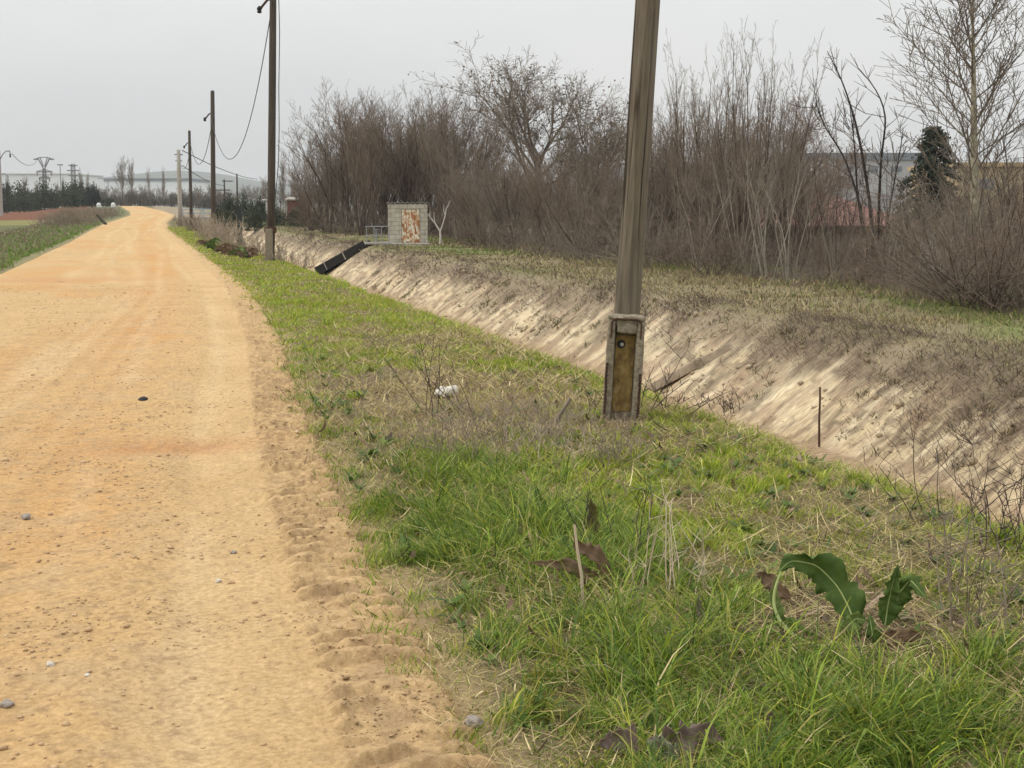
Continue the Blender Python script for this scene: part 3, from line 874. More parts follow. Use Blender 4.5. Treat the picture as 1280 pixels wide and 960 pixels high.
# ------------------------------------------------------------------ trees
def branchset(seed, H_, spec):
    """spec: dict of lists per level; returns list of (pts, radii, level)"""
    rs = np.random.default_rng(seed); out = []

    def br(p, d, Ln, r, lv):
        n = (9, 7, 5, 4, 4)[lv]
        pts = [np.array(p)]; d = np.array(d, float); d /= np.linalg.norm(d)
        for k in range(n - 1):
            d = d + rs.normal(0, spec['wig'][lv], 3) + np.array([0, 0, spec['up'][lv]])
            d /= np.linalg.norm(d)
            pts.append(pts[-1] + d * Ln / (n - 1))
        pts = np.array(pts)
        rad = r * np.linspace(1, spec['tap'][lv], n)
        out.append((pts, np.maximum(rad, spec['rmin']), lv))
        if lv + 1 >= spec['levels']: return
        nc = max(1, int(round(spec['n'][lv] * rs.uniform(.75, 1.25))))
        az0 = rs.uniform(0, 2 * PI)
        for k in range(nc):
            f = spec['f0'][lv] + (1 - spec['f0'][lv]) * ((k + rs.random()) / nc) ** .9
            f = min(f, .98)
            i = f * (n - 1); i0 = int(i); q = pts[i0] + (pts[min(i0 + 1, n - 1)] - pts[i0]) * (i - i0)
            tdir = pts[min(i0 + 1, n - 1)] - pts[i0]
            if np.linalg.norm(tdir) < 1e-6: tdir = d
            tdir /= np.linalg.norm(tdir)
            ref = np.array([1, 0, 0]) if abs(tdir[2]) > .8 else np.array([0, 0, 1])
            a = np.cross(tdir, ref); a /= np.linalg.norm(a); b = np.cross(tdir, a)
            az = az0 + k * 2.4 + rs.normal(0, .3)
            an = spec['ang'][lv] * rs.uniform(.6, 1.3)
            cd = tdir * math.cos(an) + (a * math.cos(az) + b * math.sin(az)) * math.sin(an)
            L2 = Ln * spec['lr'][lv] * rs.uniform(.6, 1.2) * (1 - spec['sh'][lv] * f)
            r2 = min(rad[i0] * .75, max(spec['rmin'], r * spec['rr'][lv]))
            br(q, cd, L2, r2, lv + 1)

    for k in range(spec['stems']):
        a = rs.uniform(0, 2 * PI); sp = spec['spread'] * rs.random() ** .6 if spec['stems'] > 1 else spec['spread'] * .3
        off = spec.get('base', .1) * rs.random()
        br((off * math.cos(a), off * math.sin(a), -.15), (math.sin(sp) * math.cos(a), math.sin(sp) * math.sin(a), math.cos(sp)),
           H_ * rs.uniform(spec['l0'][0], spec['l0'][1]), spec['r0'] * rs.uniform(.6, 1.1), 0)
    zmax = max(l[0][:, 2].max() for l in out)
    k = H_ / zmax
    return [(p * k, r * (k if lv < 2 else 1), lv) for p, r, lv in out]


def leaf_quads(C, s, cols):
    n = len(C)
    a = RNG.normal(0, 1, (n, 3)); a /= np.linalg.norm(a, axis=1, keepdims=True)
    b = np.cross(a, RNG.normal(0, 1, (n, 3))); b /= np.linalg.norm(b, axis=1, keepdims=True)
    s = s[:, None]
    V = np.stack([C - a * s * .5, C + b * s * .32, C + a * s * .5, C - b * s * .32], 1).reshape(-1, 3)
    Q = np.arange(n * 4).reshape(-1, 4)
    return V, Q, np.repeat(cols, 4, 0)


PROTO_H = 8.0


def tree_proto(name, seed, spec, bark, twig, leaves=None):
    root = empty(name)
    ls = branchset(seed, PROTO_H, spec)
    tr = [(p, r) for p, r, lv in ls if lv < spec['crown_from']]
    cr_ = [(p, r) for p, r, lv in ls if lv >= spec['crown_from']]
    tube_obj('trunk', tr, bark, root, 6)
    if cr_: tube_obj('crown', cr_, twig, root, 3)
    if leaves:
        n, s, cols, zmin = leaves
        ends = np.array([p[-1] for p, r, lv in ls if lv == spec['levels'] - 1 and p[-1][2] > zmin * PROTO_H])
        idx = RNG.integers(0, len(ends), n)
        keep = fbm(ends[idx, 0] * .9 + 40, ends[idx, 2] * .9 + ends[idx, 1], seed + 5) > .45
        idx = idx[keep]
        C = ends[idx] + RNG.normal(0, .16, (len(idx), 3))
        V, Q, cc = leaf_quads(C, RNG.uniform(.6, 1.3, len(idx)) * s, pick(cols, [1] * len(cols), len(idx)))
        npmesh('leaves', V, Q, None, M['leaf_dead'], root, cc)
    return root


COPPICE = dict(levels=4, stems=13, spread=.62, base=.7, l0=(.75, 1.0), r0=.085, wig=[.05, .09, .12, .14], up=[.02, .09, .10, .06], tap=[.2, .25, .3, .5],
               n=[12, 6.5, 3.6], f0=[.18, .2, .2], ang=[.5, .6, .65], lr=[.46, .5, .6], sh=[.5, .4, .3], rr=[.36, .5, .7], rmin=.0062, crown_from=1)
SHOOTS = dict(levels=4, stems=8, spread=.26, base=.5, l0=(.65, 1.0), r0=.068, wig=[.035, .06, .10, .12], up=[.03, .10, .08, .05], tap=[.14, .25, .3, .5],
              n=[9, 4, 2.4], f0=[.22, .2, .2], ang=[.40, .45, .6], lr=[.36, .45, .6], sh=[.45, .4, .3], rr=[.40, .5, .7], rmin=.0055, crown_from=1)
ROUND = dict(levels=5, stems=1, spread=.1, base=.02, l0=(.46, .48), r0=.17, wig=[.04, .09, .13, .18, .2], up=[.02, .05, .05, .03, .01], tap=[.7, .3, .3, .4, .6],
             n=[12, 10, 7, 5.5], f0=[.5, .25, .25, .2], ang=[.80, .70, .7, .8], lr=[1.25, .58, .5, .55], sh=[.1, .35, .3, .2], rr=[.42, .46, .45, .6], rmin=.006, crown_from=2)
POPLAR = dict(levels=4, stems=1, spread=.0, base=.02, l0=(1, 1), r0=.125, wig=[.012, .05, .10, .12], up=[.02, .10, .06, .04], tap=[.12, .2, .3, .5],
              n=[44, 12, 4.4], f0=[.14, .12, .15], ang=[.72, .55, .6], lr=[.50, .42, .55], sh=[.55, .4, .3], rr=[.17, .42, .7], rmin=.005, crown_from=1)
SPARSE = dict(levels=3, stems=5, spread=.32, base=.25, l0=(.6, 1.0), r0=.055, wig=[.07, .10, .12], up=[.01, .06, .05], tap=[.2, .25, .4],
              n=[6, 4], f0=[.35, .3], ang=[.42, .5], lr=[.40, .5], sh=[.3, .3], rr=[.5, .5], rmin=.0065, crown_from=1)
MOUND = dict(levels=4, stems=20, spread=1.1, base=.5, l0=(.6, 1.0), r0=.04, wig=[.10, .16, .2, .2], up=[-.03, .03, .0, 0], tap=[.3, .3, .3, .5],
             n=[5, 3.4, 2], f0=[.15, .2, .2], ang=[.7, .75, .8], lr=[.42, .55, .6], sh=[.3, .3, .3], rr=[.5, .55, .7], rmin=.0075, crown_from=1)
FARTREE = dict(levels=4, stems=1, spread=.05, base=.02, l0=(.8, .85), r0=.17, wig=[.03, .07, .1, .12], up=[.02, .08, .05, .04], tap=[.2, .25, .3, .5],
               n=[22, 8, 4], f0=[.22, .2, .2], ang=[.55, .5, .6], lr=[.55, .45, .5], sh=[.45, .3, .3], rr=[.4, .4, .6], rmin=.016, crown_from=1)
DEADLEAF = [(.14, .10, .07), (.20, .145, .10), (.10, .085, .05)]
protos = {
    'cop': [tree_proto('bare_tree', s, COPPICE, M['bark_brown'], tw) for s, tw in ((1, M['bark_purple']), (2, M['bark_grey']), (3, M['bark_purple']))],
    'shoot': [tree_proto('bare_tree', s, SHOOTS, M['bark_brown'], tw) for s, tw in ((11, M['bark_purple']), (12, M['bark_grey']), (13, M['bark_purple']))],
    'round': [tree_proto('bare_tree', 25, ROUND, M['bark_mid'], M['bark_grey'], (1300, .10, DEADLEAF, .3)),
              tree_proto('bare_tree', 22, ROUND, M['bark_brown'], M['bark_grey'], (2600, .12, [(.07, .065, .035), (.12, .10, .06), (.09, .085, .04)], .3))],
    'rusty': [tree_proto('bare_tree', 31, dict(ROUND, l0=(.3, .32), r0=.12), M['bark_brown'], M['bark_rust'], (2500, .10, [(.22, .14, .10), (.26, .18, .13)], .3))],
    'poplar': [tree_proto('poplar_tree', 41, POPLAR, M['bark_pale'], M['bark_grey'])],
    'sparse': [tree_proto('bare_tree', 52, SPARSE, M['bark_dark'], M['bark_brown']), tree_proto('bare_tree', 53, SPARSE, M['bark_dark'], M['bark_purple'])],
    'pale': [tree_proto('bare_tree', s_, SPARSE, M['bark_pale2'], M['bark_grey']) for s_ in (56, 57)],
    'mound': [tree_proto('bramble_bush', s, MOUND, bk, tw) for s, bk, tw in ((61, M['bark_brown'], M['bark_purple']), (62, M['bark_brown'], M['bark_rust']), (63, M['bark_grey'], M['bark_grey']))],
    'far': [tree_proto('bare_tree', s, FARTREE, M['bark_brown'], tw) for s, tw in ((71, M['bark_grey']), (72, M['bark_purple']))],
}
used = set()


def plant(kind, k, px, D, topy, label, group=None, wide=1.0, rz=None, cat='tree', name=None):
    pr = protos[kind][k % len(protos[kind])]
    o = pr if pr.name not in used else copy_tree(pr)
    used.add(pr.name)
    p = spot(px, D); top = at(px, topy, D).z
    s = (top - p.z) / PROTO_H
    o.location = p; o.scale = (s * wide, s * wide, s); o.rotation_euler = (0, 0, random.uniform(0, 2 * PI) if rz is None else rz)
    return tag(o, label, cat, group)


G1 = 'bare trees of the thicket beyond the canal'
main = [
    ('cop', 0, 392, 112, 188, 'low rounded bare tree at the left end of the thicket', .9),
    ('cop', 1, 408, 104, 140, 'grey bare tree second from the left end of the thicket', .8),
    ('shoot', 0, 428, 100, 97, 'tall slender bare tree standing out at the left of the thicket', .9),
    ('shoot', 2, 453, 92, 118, 'bare tree with dark trunk behind the canal railing', 1.1),
    ('cop', 2, 472, 97, 102, 'dense purple brown tree left of the block hut roof', .8),
    ('cop', 0, 500, 99, 108, 'dense bare tree directly behind the block hut', .8),
    ('cop', 1, 531, 96, 92, 'tallest dense tree above the block hut', .75),
    ('cop', 1, 445, 103, 106, 'grey brown tree top behind the dark trunk left of the hut', .95),
    ('cop', 0, 488, 104, 98, 'highest grey brown top left of the block hut', .95),
    ('cop', 2, 545, 101, 97, 'brown tree top between the hut and the round crown', .95),
    ('cop', 2, 558, 95, 100, 'dense bare tree over the bleached sapling', .8),
    ('cop', 0, 588, 90, 128, 'bare tree left of the large round crowned tree', .8),
    ('round', 0, 668, 84, 38, 'large bare tree with wide round crown and scattered dead leaves', 1.2),
    ('cop', 1, 612, 76, 165, 'brown bush tree below the left side of the round crown', .9),
    ('cop', 2, 645, 72, 178, 'brown bush tree in front of the round crowned tree trunk', .9),
    ('cop', 0, 694, 67, 160, 'brown bush tree right of the round crowned tree trunk', .9),
    ('round', 1, 745, 66, 88, 'bare tree with dark clinging leaves left of the near pole', .9),
    ('cop', 1, 735, 62, 175, 'low bare bush tree just left of the near pole', .9),
    ('shoot', 1, 803, 57, 118, 'bare tree partly hidden behind the near pole', .9),
    ('shoot', 2, 830, 54, 92, 'bare tree just right of the near pole', .8),
    ('shoot', 0, 862, 51, 32, 'tall thin shoots first from the near pole', .9),
    ('shoot', 1, 888, 49, 14, 'tallest thin shoots right of the near pole', .9),
    ('cop', 2, 905, 47, 165, 'dense dark bush below the tallest thin shoots', .9),
    ('shoot', 2, 930, 47, 30, 'tall thin shoots in the middle of the right thicket', .9),
    ('shoot', 0, 962, 45, 20, 'tall thin shoots left of the rust coloured crown', .9),
    ('cop', 0, 850, 58, 118, 'dense twiggy mass right behind the near pole', .9),
    ('cop', 1, 890, 56, 92, 'dense twiggy mass behind the tallest thin shoots', .9),
    ('cop', 2, 945, 54, 100, 'dense twiggy mass behind the middle shoots', .9),
    ('rusty', 0, 995, 62, 100, 'rust coloured round crowned tree behind the thin shoots', .85),
    ('shoot', 1, 992, 44, 92, 'shorter thin shoots in front of the rust coloured crown', .9),
    ('sparse', 1, 1045, 41, 150, 'sparse low stems left of the dark leaning stems', 1.0),
    ('sparse', 1, 1128, 37, 185, 'sparse low stems in front of the dark conifer', 1.0),
    ('poplar', 0, 1222, 37, -110, 'tall poplar with pale trunk and rising branches at right edge', 1.45),
    ('cop', 1, 1215, 41, 196, 'twiggy bush behind the trunk of the pale poplar', .9),
    ('cop', 0, 1262, 40, 188, 'twiggy bush before the ochre building at right', .9),
    ('sparse', 0, 1262, 35, 60, 'dark stemmed bare tree at the right of the pale poplar', .9),
    ('shoot', 2, 1290, 34, 150, 'grey shoots cut by the right edge of the picture', 1.0),
]
for kind, k, px, D, ty, lab, wd in main:
    plant(kind, k, px, D, ty, lab, G1, wd * (1.2 if kind == 'cop' else .85 if kind == 'shoot' else 1))
def handstems(stems, label):
    base = spot(1092, 38); root = empty('leaning_tree', base)
    tr, tw = [], []
    for q, r in stems:
        P_ = np.array([(at(x, y, 38 + dd) - base)[:] for x, y, dd in q]); P_[0, 2] = min(P_[0, 2], -.05)
        tt_ = np.linspace(0, len(P_) - 1, 16); P_ = np.stack([np.interp(tt_, np.arange(len(P_)), P_[:, c_]) for c_ in range(3)], -1)
        for _ in range(2): P_[1:-1] = (P_[:-2] + 2 * P_[1:-1] + P_[2:]) / 4
        tr.append((P_, np.linspace(r, .008, 16)))
        for k_ in range(16):
            i0 = random.randint(4, 14); d_ = P_[i0 + 1] - P_[i0]; d_ = d_ / np.linalg.norm(d_) + RNG.normal(0, .45, 3); d_ /= np.linalg.norm(d_)
            L_ = random.uniform(.3, 1.1); m_ = P_[i0] + d_ * L_ * .5; d2 = d_ + np.array([0, 0, .4]); d2 /= np.linalg.norm(d2)
            tw.append((np.array([P_[i0], m_, m_ + d2 * L_ * .5]), np.array([.011, .009, .006])))
            for _ in range(2):
                d3 = d2 + RNG.normal(0, .5, 3); d3 /= np.linalg.norm(d3); tw.append((np.array([m_, m_ + d3 * L_ * .25, m_ + d3 * L_ * .45]), np.array([.008, .007, .005])))
    tube_obj('trunk', tr, M['bark_dark'], root, 6); tube_obj('crown', tw, M['bark_brown'], root, 3)
    tag(root, label, 'tree', G1)


handstems([([(1093, 335, 0), (1090, 270, 0), (1080, 205, .1), (1070, 152, .1), (1052, 98, 0), (1034, 64, 0)], .055), ([(1097, 333, .3), (1099, 240, .3), (1102, 190, .2), (1109, 145, 0), (1096, 112, 0), (1074, 86, 0)], .042),
           ([(1088, 335, -.2), (1078, 262, -.2), (1056, 195, -.1), (1030, 158, 0), (1018, 125, 0)], .04), ([(1090, 330, .4), (1072, 250, .4), (1068, 180, .3), (1062, 130, .2)], .035), ([(1100, 330, -.3), (1112, 260, -.2), (1122, 205, 0), (1128, 170, 0)], .03)],
          'sparse dark tree with stems leaning left alone against the sky')
# deeper rows of the thicket
for i in range(24):
    px = 400 + i * 27 + random.uniform(-10, 10)
    if px > 1010: 
        if i % 2: continue
        D = random.uniform(46, 60); ty = random.uniform(225, 255)
    else:
        D = (15.5 + random.uniform(3, 9)) * FPX / (.966 * (px - 160)); D = min(D, 125)
        ty = np.interp(px, [400, 450, 560, 600, 700, 800, 860, 960, 1010], [190, 130, 120, 170, 170, 150, 120, 110, 190]) + random.uniform(0, 40)
    plant(random.choice(['cop', 'cop', 'shoot']), random.randrange(3), px, D, ty, 'bare tree deep inside the thicket beyond the canal', 'bare trees deep in the thicket', .95)
for i in range(26):
    px = 1000 + i * 11 + random.uniform(-8, 8)
    plant(random.choice(['sparse', 'shoot', 'sparse']), random.randrange(3), px, random.uniform(38, 50), random.uniform(195, 250), 'thin bare stems veiling the farmhouse roof', 'thin stems before the farmhouse', 1.1)
# shorter brush filling the front of the thicket
for i in range(26):
    px = 590 + i * 27 + random.uniform(-8, 8)
    D = min(random.uniform(16.5, 20.5) * FPX / (.966 * (px - 160)), 95)
    ty = 257 + 1.85 * FPX / D - random.uniform(2.6, 4.6) * FPX / D
    if px > 830: ty = max(ty, random.uniform(225, 290) if px < 980 or px > 1170 else random.uniform(270, 310))
    plant(random.choice(['cop', 'cop', 'sparse']), random.randrange(3), px, D, ty, 'short twiggy bare bush in front of the thicket trees', 'short bushes before the thicket trees', 1.25, cat='bush')
# paler single stems standing out of the brush
for i in range(30):
    px = 580 + i * 24 + random.uniform(-10, 10)
    D = min(random.uniform(15.8, 18.5) * FPX / (.966 * (px - 160)), 95)
    ty = 257 + 1.85 * FPX / D - random.uniform(2.4, 5.0) * FPX / D
    if px > 1010: ty = max(ty, random.uniform(200, 270))
    plant('pale', random.randrange(2), px, D, ty, 'pale stemmed sapling standing out of the brush', 'pale saplings in the thicket', 1.0)
# understorey
for i in range(46):
    px = 570 + i * 16 + random.uniform(-7, 7)
    Xw = random.uniform(15.2, 17.2)
    D = min(Xw * FPX / (.966 * (px - 160)), 90)
    by = 257 + 1.85 * FPX / D
    h = random.uniform(1.3, 2.7) if px < 830 or px > 1170 else random.uniform(.9, 1.8) if px < 980 else random.uniform(.6, 1.1)
    ty = by - h * FPX / D
    plant('mound', random.randrange(3), px, D, ty, 'brown tangled bramble bush along the foot of the thicket', 'bramble bushes along the thicket', 1.15, cat='bush')
for px, D, ty in ((385, 108, 235), (410, 100, 240), (435, 96, 238), (470, 94, 225), (520, 90, 220), (560, 86, 225), (590, 82, 230)):
    plant('mound', random.randrange(3), px, D, ty, 'brown tangled bramble bush behind the block hut', 'bramble bushes behind the hut', 1.1, cat='bush')
for px, D, ty, lab in ((1275, 27, 300, 'bramble bush at the right edge of the far bank'), (1235, 29, 285, 'bramble bush under the pale poplar trunk'), (1190, 31, 300, 'bramble bush in front of the white wall fragments')):
    plant('mound', random.randrange(3), px, D, ty, lab, None, 1.2, cat='bush')

# far bare trees
for px, D, ty, wd, lab in (
        (154, 330, 193, .62, 'pair-forming bare tree, left one, where the road ends'), (165, 335, 196, .5, 'pair-forming bare tree, right one, where the road ends'),
        (186, 420, 206, .3, 'slim columnar bare tree right of the tree pair at the road end'), (205, 430, 206, .28, 'second slim columnar bare tree, left of the pale pole'),
        (102, 380, 208, .35, 'thin bare tree right of the small lattice pylon'), (110, 385, 213, .35, 'shorter thin bare tree right of the small lattice pylon'),
        (32, 300, 218, .7, 'pale bare tree in front of the white warehouse'), (48, 310, 226, .7, 'low pale bare tree left of the lattice pylon foot'), (72, 320, 226, .7, 'low pale bare tree under the floodlight mast'),
        (354, 190, 192, .45, 'tall bare tree just right of the second pole'), (333, 210, 218, .8, 'rounded bare tree left of the second pole'), (368, 200, 222, .6, 'bare tree above the red roofed shed')):
    plant('far', random.randrange(2), px, D, ty, lab, None, wd)
brownbush = [evergreen_proto('bare_bush', 91, 2200, (.8, .95), [(.10, .085, .068), (.075, .066, .052), (.13, .11, .088)], .06)] if False else None
for i in range(44):
    px = 105 + i * 7.2 + random.uniform(-3, 3); D = random.uniform(300, 480)
    if 150 < px < 185: D += 60
    plant('far', random.randrange(2), px, D, random.uniform(228, 243), 'small bare tree in the distant tree line', 'bare trees of the distant tree line', 1.3)


# ------------------------------------------------------------------ evergreens
def evergreen_proto(name, seed, n, shape, cols, s):
    root = empty(name)
    rs = np.random.default_rng(seed)
    cl_ = rs.normal(0, 1, (60, 3)); cl_ /= np.linalg.norm(cl_, axis=1, keepdims=True)
    cl_ *= (.55 + .45 * rs.random((60, 1)))
    cl_[:, 2] = np.abs(cl_[:, 2])
    i = rs.integers(0, 60, n)
    C = cl_[i] + rs.normal(0, .13, (n, 3))
    C = np.stack([C[:, 0] * shape[0], C[:, 1] * shape[0], .1 + C[:, 2] * shape[1]], -1)
    C[:, 2] = np.maximum(C[:, 2], .08)
    cc = np.array(cols)[rs.integers(0, len(cols), 60)][i] * rs.uniform(.7, 1.3, (n, 1))
    V, Q, c4 = leaf_quads(C, rs.uniform(.6, 1.3, n) * s, cc)
    npmesh('crown', V, Q, None, M['evergreen'], root, c4)
    lines = [(np.array([[0, 0, -.05], [.01, 0, .3], [0, .02, .75 * shape[1]]]), np.array([.05, .04, .02]))]
    for k in range(9):
        e_ = cl_[k * 6] * np.array([shape[0], shape[0], shape[1]])
        lines.append((np.array([[0, 0, .12 + .04 * k], e_ * .5 + np.array([0, 0, .1]), e_ * .9]), np.array([.025, .015, .006])))
    tube_obj('trunk', lines, M['bark_dark'], root, 5)
    return root


DG = [(.022, .034, .018), (.032, .048, .022), (.045, .055, .028), (.05, .06, .024)]
DB = [(.010, .018, .016), (.015, .024, .02), (.02, .03, .022)]
evp = [evergreen_proto('evergreen_tree', 81, 2600, (.62, .95), DG, .085), evergreen_proto('evergreen_tree', 82, 2600, (.8, .95), DG, .085)]
evd = evergreen_proto('evergreen_tree', 83, 3000, (.60, .95), DB, .085)


def put(pr, px, D, topy, widepx, label, cat='tree', group=None, unit=.62):
    o = pr if pr.name not in used else copy_tree(pr)
    used.add(pr.name)
    p = spot(px, D); h = at(px, topy, D).z - p.z
    wd = widepx / FPX * D / 2 / unit
    o.location = p; o.scale = (wd, wd, h); o.rotation_euler = (0, 0, random.uniform(0, 6.28))
    return tag(o, label, cat, group)


put(evd, 115, 260, 232, 24, 'round blue black evergreen tree left of the road end')
for i, (px, D, ty, wpx) in enumerate(((8, 280, 236, 22), (24, 275, 235, 24), (40, 285, 237, 22), (56, 270, 233, 24), (70, 280, 236, 22), (84, 275, 229, 22), (97, 285, 227, 22), (104, 270, 238, 18), (90, 262, 242, 20), (30, 262, 244, 26), (133, 290, 246, 20), (180, 330, 246, 18), (-8, 270, 238, 24))):
    put(evp[i % 2], px, D, ty + random.uniform(-3, 6), wpx * random.uniform(1.0, 1.6), 'dark green evergreen tree in the row before the white warehouse', 'tree', 'evergreen trees before the warehouse', (.62, .8)[i % 2])
bb = evergreen_proto('bare_bush', 91, 2600, (.8, .95), [(.085, .075, .06), (.06, .056, .045), (.11, .095, .075)], .055)
for i in range(30):
    put(bb, 98 + i * 6 + random.uniform(-3, 3), random.uniform(285, 345), random.uniform(239, 249), random.uniform(14, 26), 'grey brown bush low in the distant tree line', 'bush', 'grey brown bushes of the distant tree line', .8)
put(evp[0], 10, 255, 226, 6, 'narrow dark cypress at the left edge before the warehouse')
put(evp[0], 80, 265, 227, 5, 'thin dark cypress right of the lattice pylon')
for i, (px, D, ty, wpx) in enumerate(((288, 150, 247, 26), (305, 155, 244, 22), (322, 150, 250, 24), (345, 130, 258, 30), (372, 125, 262, 26), (318, 125, 262, 28), (275, 140, 258, 22), (395, 118, 262, 18))):
    put(evp[i % 2], px, D, ty, wpx, 'low green bush on the far bank between second pole and third pole', 'bush', 'low green bushes on the far bank', (.62, .8)[i % 2])


def conifer():
    root = empty('conifer_tree')
    C = []; cc = []
    lines = [(np.array([[0, 0, -.1], [.01, 0, .5], [0, 0, 1.0]]), np.array([.03, .018, .003]))]
    for k in range(78):
        z = .06 + .92 * (k / 78) ** .95
        rad = (.46 * (1 - z) ** .9 + .025) * random.uniform(.8, 1.12)
        a = k * 2.4 + random.uniform(-.3, .3)
        tip = np.array([math.cos(a) * rad, math.sin(a) * rad, z - rad * .25])
        st = np.array([0, 0, z])
        md = (st + tip) / 2 + np.array([0, 0, rad * .10])
        lines.append((np.array([st, md, tip]), np.array([.006, .004, .0015])))
        n = int(110 + 520 * rad)
        f = RNG.random(n) ** .7
        q = st * (1 - f[:, None]) + tip * f[:, None] + np.array([0, 0, 1]) * (np.sin(f * PI) * rad * .12)[:, None]
        q = q + RNG.normal(0, 1, (n, 3)) * np.array([.020, .020, .009])
        C.append(q); cc.append(pick([(.026, .038, .026), (.04, .054, .034), (.058, .068, .042)], [1, 1, .6], n))
    C = np.concatenate(C); cc = np.concatenate(cc)
    V, Q, c4 = leaf_quads(C, RNG.uniform(.012, .030, len(C)), cc)
    npmesh('crown', V, Q, None, M['evergreen'], root, c4)
    tube_obj('trunk', lines, M['bark_dark'], root, 5)
    return root


cf = conifer(); p = spot(1165, 66); h = at(1165, 156, 66).z - p.z
cf.location = p; cf.scale = (h * .95, h * .95, h); tag(cf, 'dark green conifer behind the thicket left of the pale poplar', 'tree')

# bleached sapling beside the hut
root = empty('bleached_sapling')
lines = [([(0, 0, -.1), (.02, 0, .5), (0, 0, .85)], (.075, .06, .055)), ([(0, 0, .8), (-.28, .05, 1.3), (-.62, .05, 1.75), (-.60, .02, 1.95)], (.055, .05, .035, .02)),
         ([(0, 0, .8), (.16, 0, 1.25), (.30, 0, 1.75), (.38, .05, 2.2), (.62, 0, 2.7)], (.05, .045, .035, .025, .012)),
         ([(-.28, .05, 1.3), (-.36, 0, 1.7), (-.33, .1, 2.0)], (.03, .02, .012)), ([(.30, 0, 1.75), (.22, 0, 2.1), (.24, .1, 2.5)], (.025, .018, .008)),
         ([(-.60, .02, 1.75), (-.85, .1, 1.95), (-.9, .1, 2.2)], (.02, .015, .008)), ([(.38, .05, 2.2), (.5, 0, 2.35), (.52, 0, 2.6)], (.02, .012, .006))]
tube_obj('trunk', [(np.array(a), np.array(b)) for a, b in lines[:1]], M['bark_white'], root, 8)
tube_obj('branch', [(np.array(a), np.array(b)) for a, b in lines[1:]], M['bark_white'], root, 7)
root.location = spot(550, 71); root.scale = (.85, .85, .8)
tag(root, 'bleached forked sapling right of the block hut', 'tree')


# ------------------------------------------------------------------ utility poles
def facing(p): return math.atan2(-p.x, p.y)     # local -Y looks at the road user


def pole1():
    p = gp(775, 527); D = p.x * Fh[0] + p.y * Fh[1]; k = D / FPX
    root = empty('utility_pole', (p.x, p.y, p.z - .03), -math.atan2(p.x, p.y))
    m = MB()
    n = 26; hh = 7.3
    prof = []
    for i in range(n + 1):
        prof.append((.098 - .018 * i / n, i / n * hh))
    m.lathe(prof, 20, (0, .17, 0))
    for v in m.bm.verts:
        from mathutils import noise
        v.co += noise.noise_vector(Vector((v.co.x * 6, v.co.y * 6, v.co.z * .8))) * .006
    m.build('shaft', M['wood'], root, True)
    # concrete stub: two flanges, back and cap
    st = MB(); W = .262; Hh = .80
    st.box(.055, .16, Hh, (-W / 2 + .028, 0, Hh / 2 - .02), bev=.012)
    st.box(.055, .16, Hh, (W / 2 - .028, 0, Hh / 2 - .02), bev=.012)
    st.box(W - .114, .06, Hh - .02, (0, .045, Hh / 2 - .02), bev=.004)
    st.box(W - .116, .13, .105, (0, -.008, Hh - .062), bev=.012)
    st.box(W + .004, .17, .035, (0, .0, Hh - .005), bev=.015)
    st.rough(.011, 17, 3)
    cs = st.build('concrete_stub', M['concrete'], root)
    f = MB(); f.box(W - .122, .012, .56, (0, .012, .385), bev=.003); f.rough(.002, 20, 3); f.build('recess_panel', M['ochre'], cs)
    s = MB()
    pts = [(-W / 2 + .025, -.083, Hh - .15), (-W / 2 + .025, -.083, Hh - .035), (-W / 2 + .05, -.083, Hh - .012), (W / 2 - .05, -.083, Hh - .012), (W / 2 - .025, -.083, Hh - .035), (W / 2 - .025, -.083, Hh - .15)]
    for a, b in zip(pts, pts[1:]): s.bar(a, b, .007, 6)
    s.build('cap_strap', M['rust'], cs)
    b = MB(); b.bar((-.03, .01, .60), (-.03, -.006, .60), .030, 16); h_ = b.build('bolt_hole', M['dark'], cs)
    b = MB(); b.bar((-.024, .0, .598), (-.024, -.014, .598), .014, 12); b.build('bolt', M['palecon'], h_)
    for x, z0, z1 in ((-W / 2 + .008, .02, .47), (W / 2 - .008, .08, .40)):
        r = MB(); q = [(x + random.uniform(-.004, .004), -.084, z0 + (z1 - z0) * i / 12) for i in range(13)]
        for a, bb in zip(q, q[1:]): r.bar(a, bb, .008, 6)
        for i in range(16): r.box(.022, .016, .006, (x, -.084, z0 + (z1 - z0) * (i + .5) / 16))
        r.build('rebar', M['rust'], cs)
    d = MB(); d.lathe([(.26, -.05), (.22, .01), (.17, .04), (.10, .055), (.02, .06)], 20, (0, -.03, -.0)); d.rough(.05, 7, 2)
    d.build('earth_mound', pm('heaped_dry_earth', two((.10, .075, .05), (.22, .165, .11)), 20, bump=.8), root)
    root.rotation_euler = (0, R(3.1), -math.atan2(p.x, p.y))
    root.rotation_euler = (Matrix.Rotation(-math.atan2(p.x, p.y), 3, 'Z') @ Matrix.Rotation(R(3.2), 3, 'Y')).to_euler()
    tag(root, 'nearest wooden pole leaning right on a broken concrete stub with ochre recess', 'utility pole', 'utility poles along the road')
    return root


pole1()


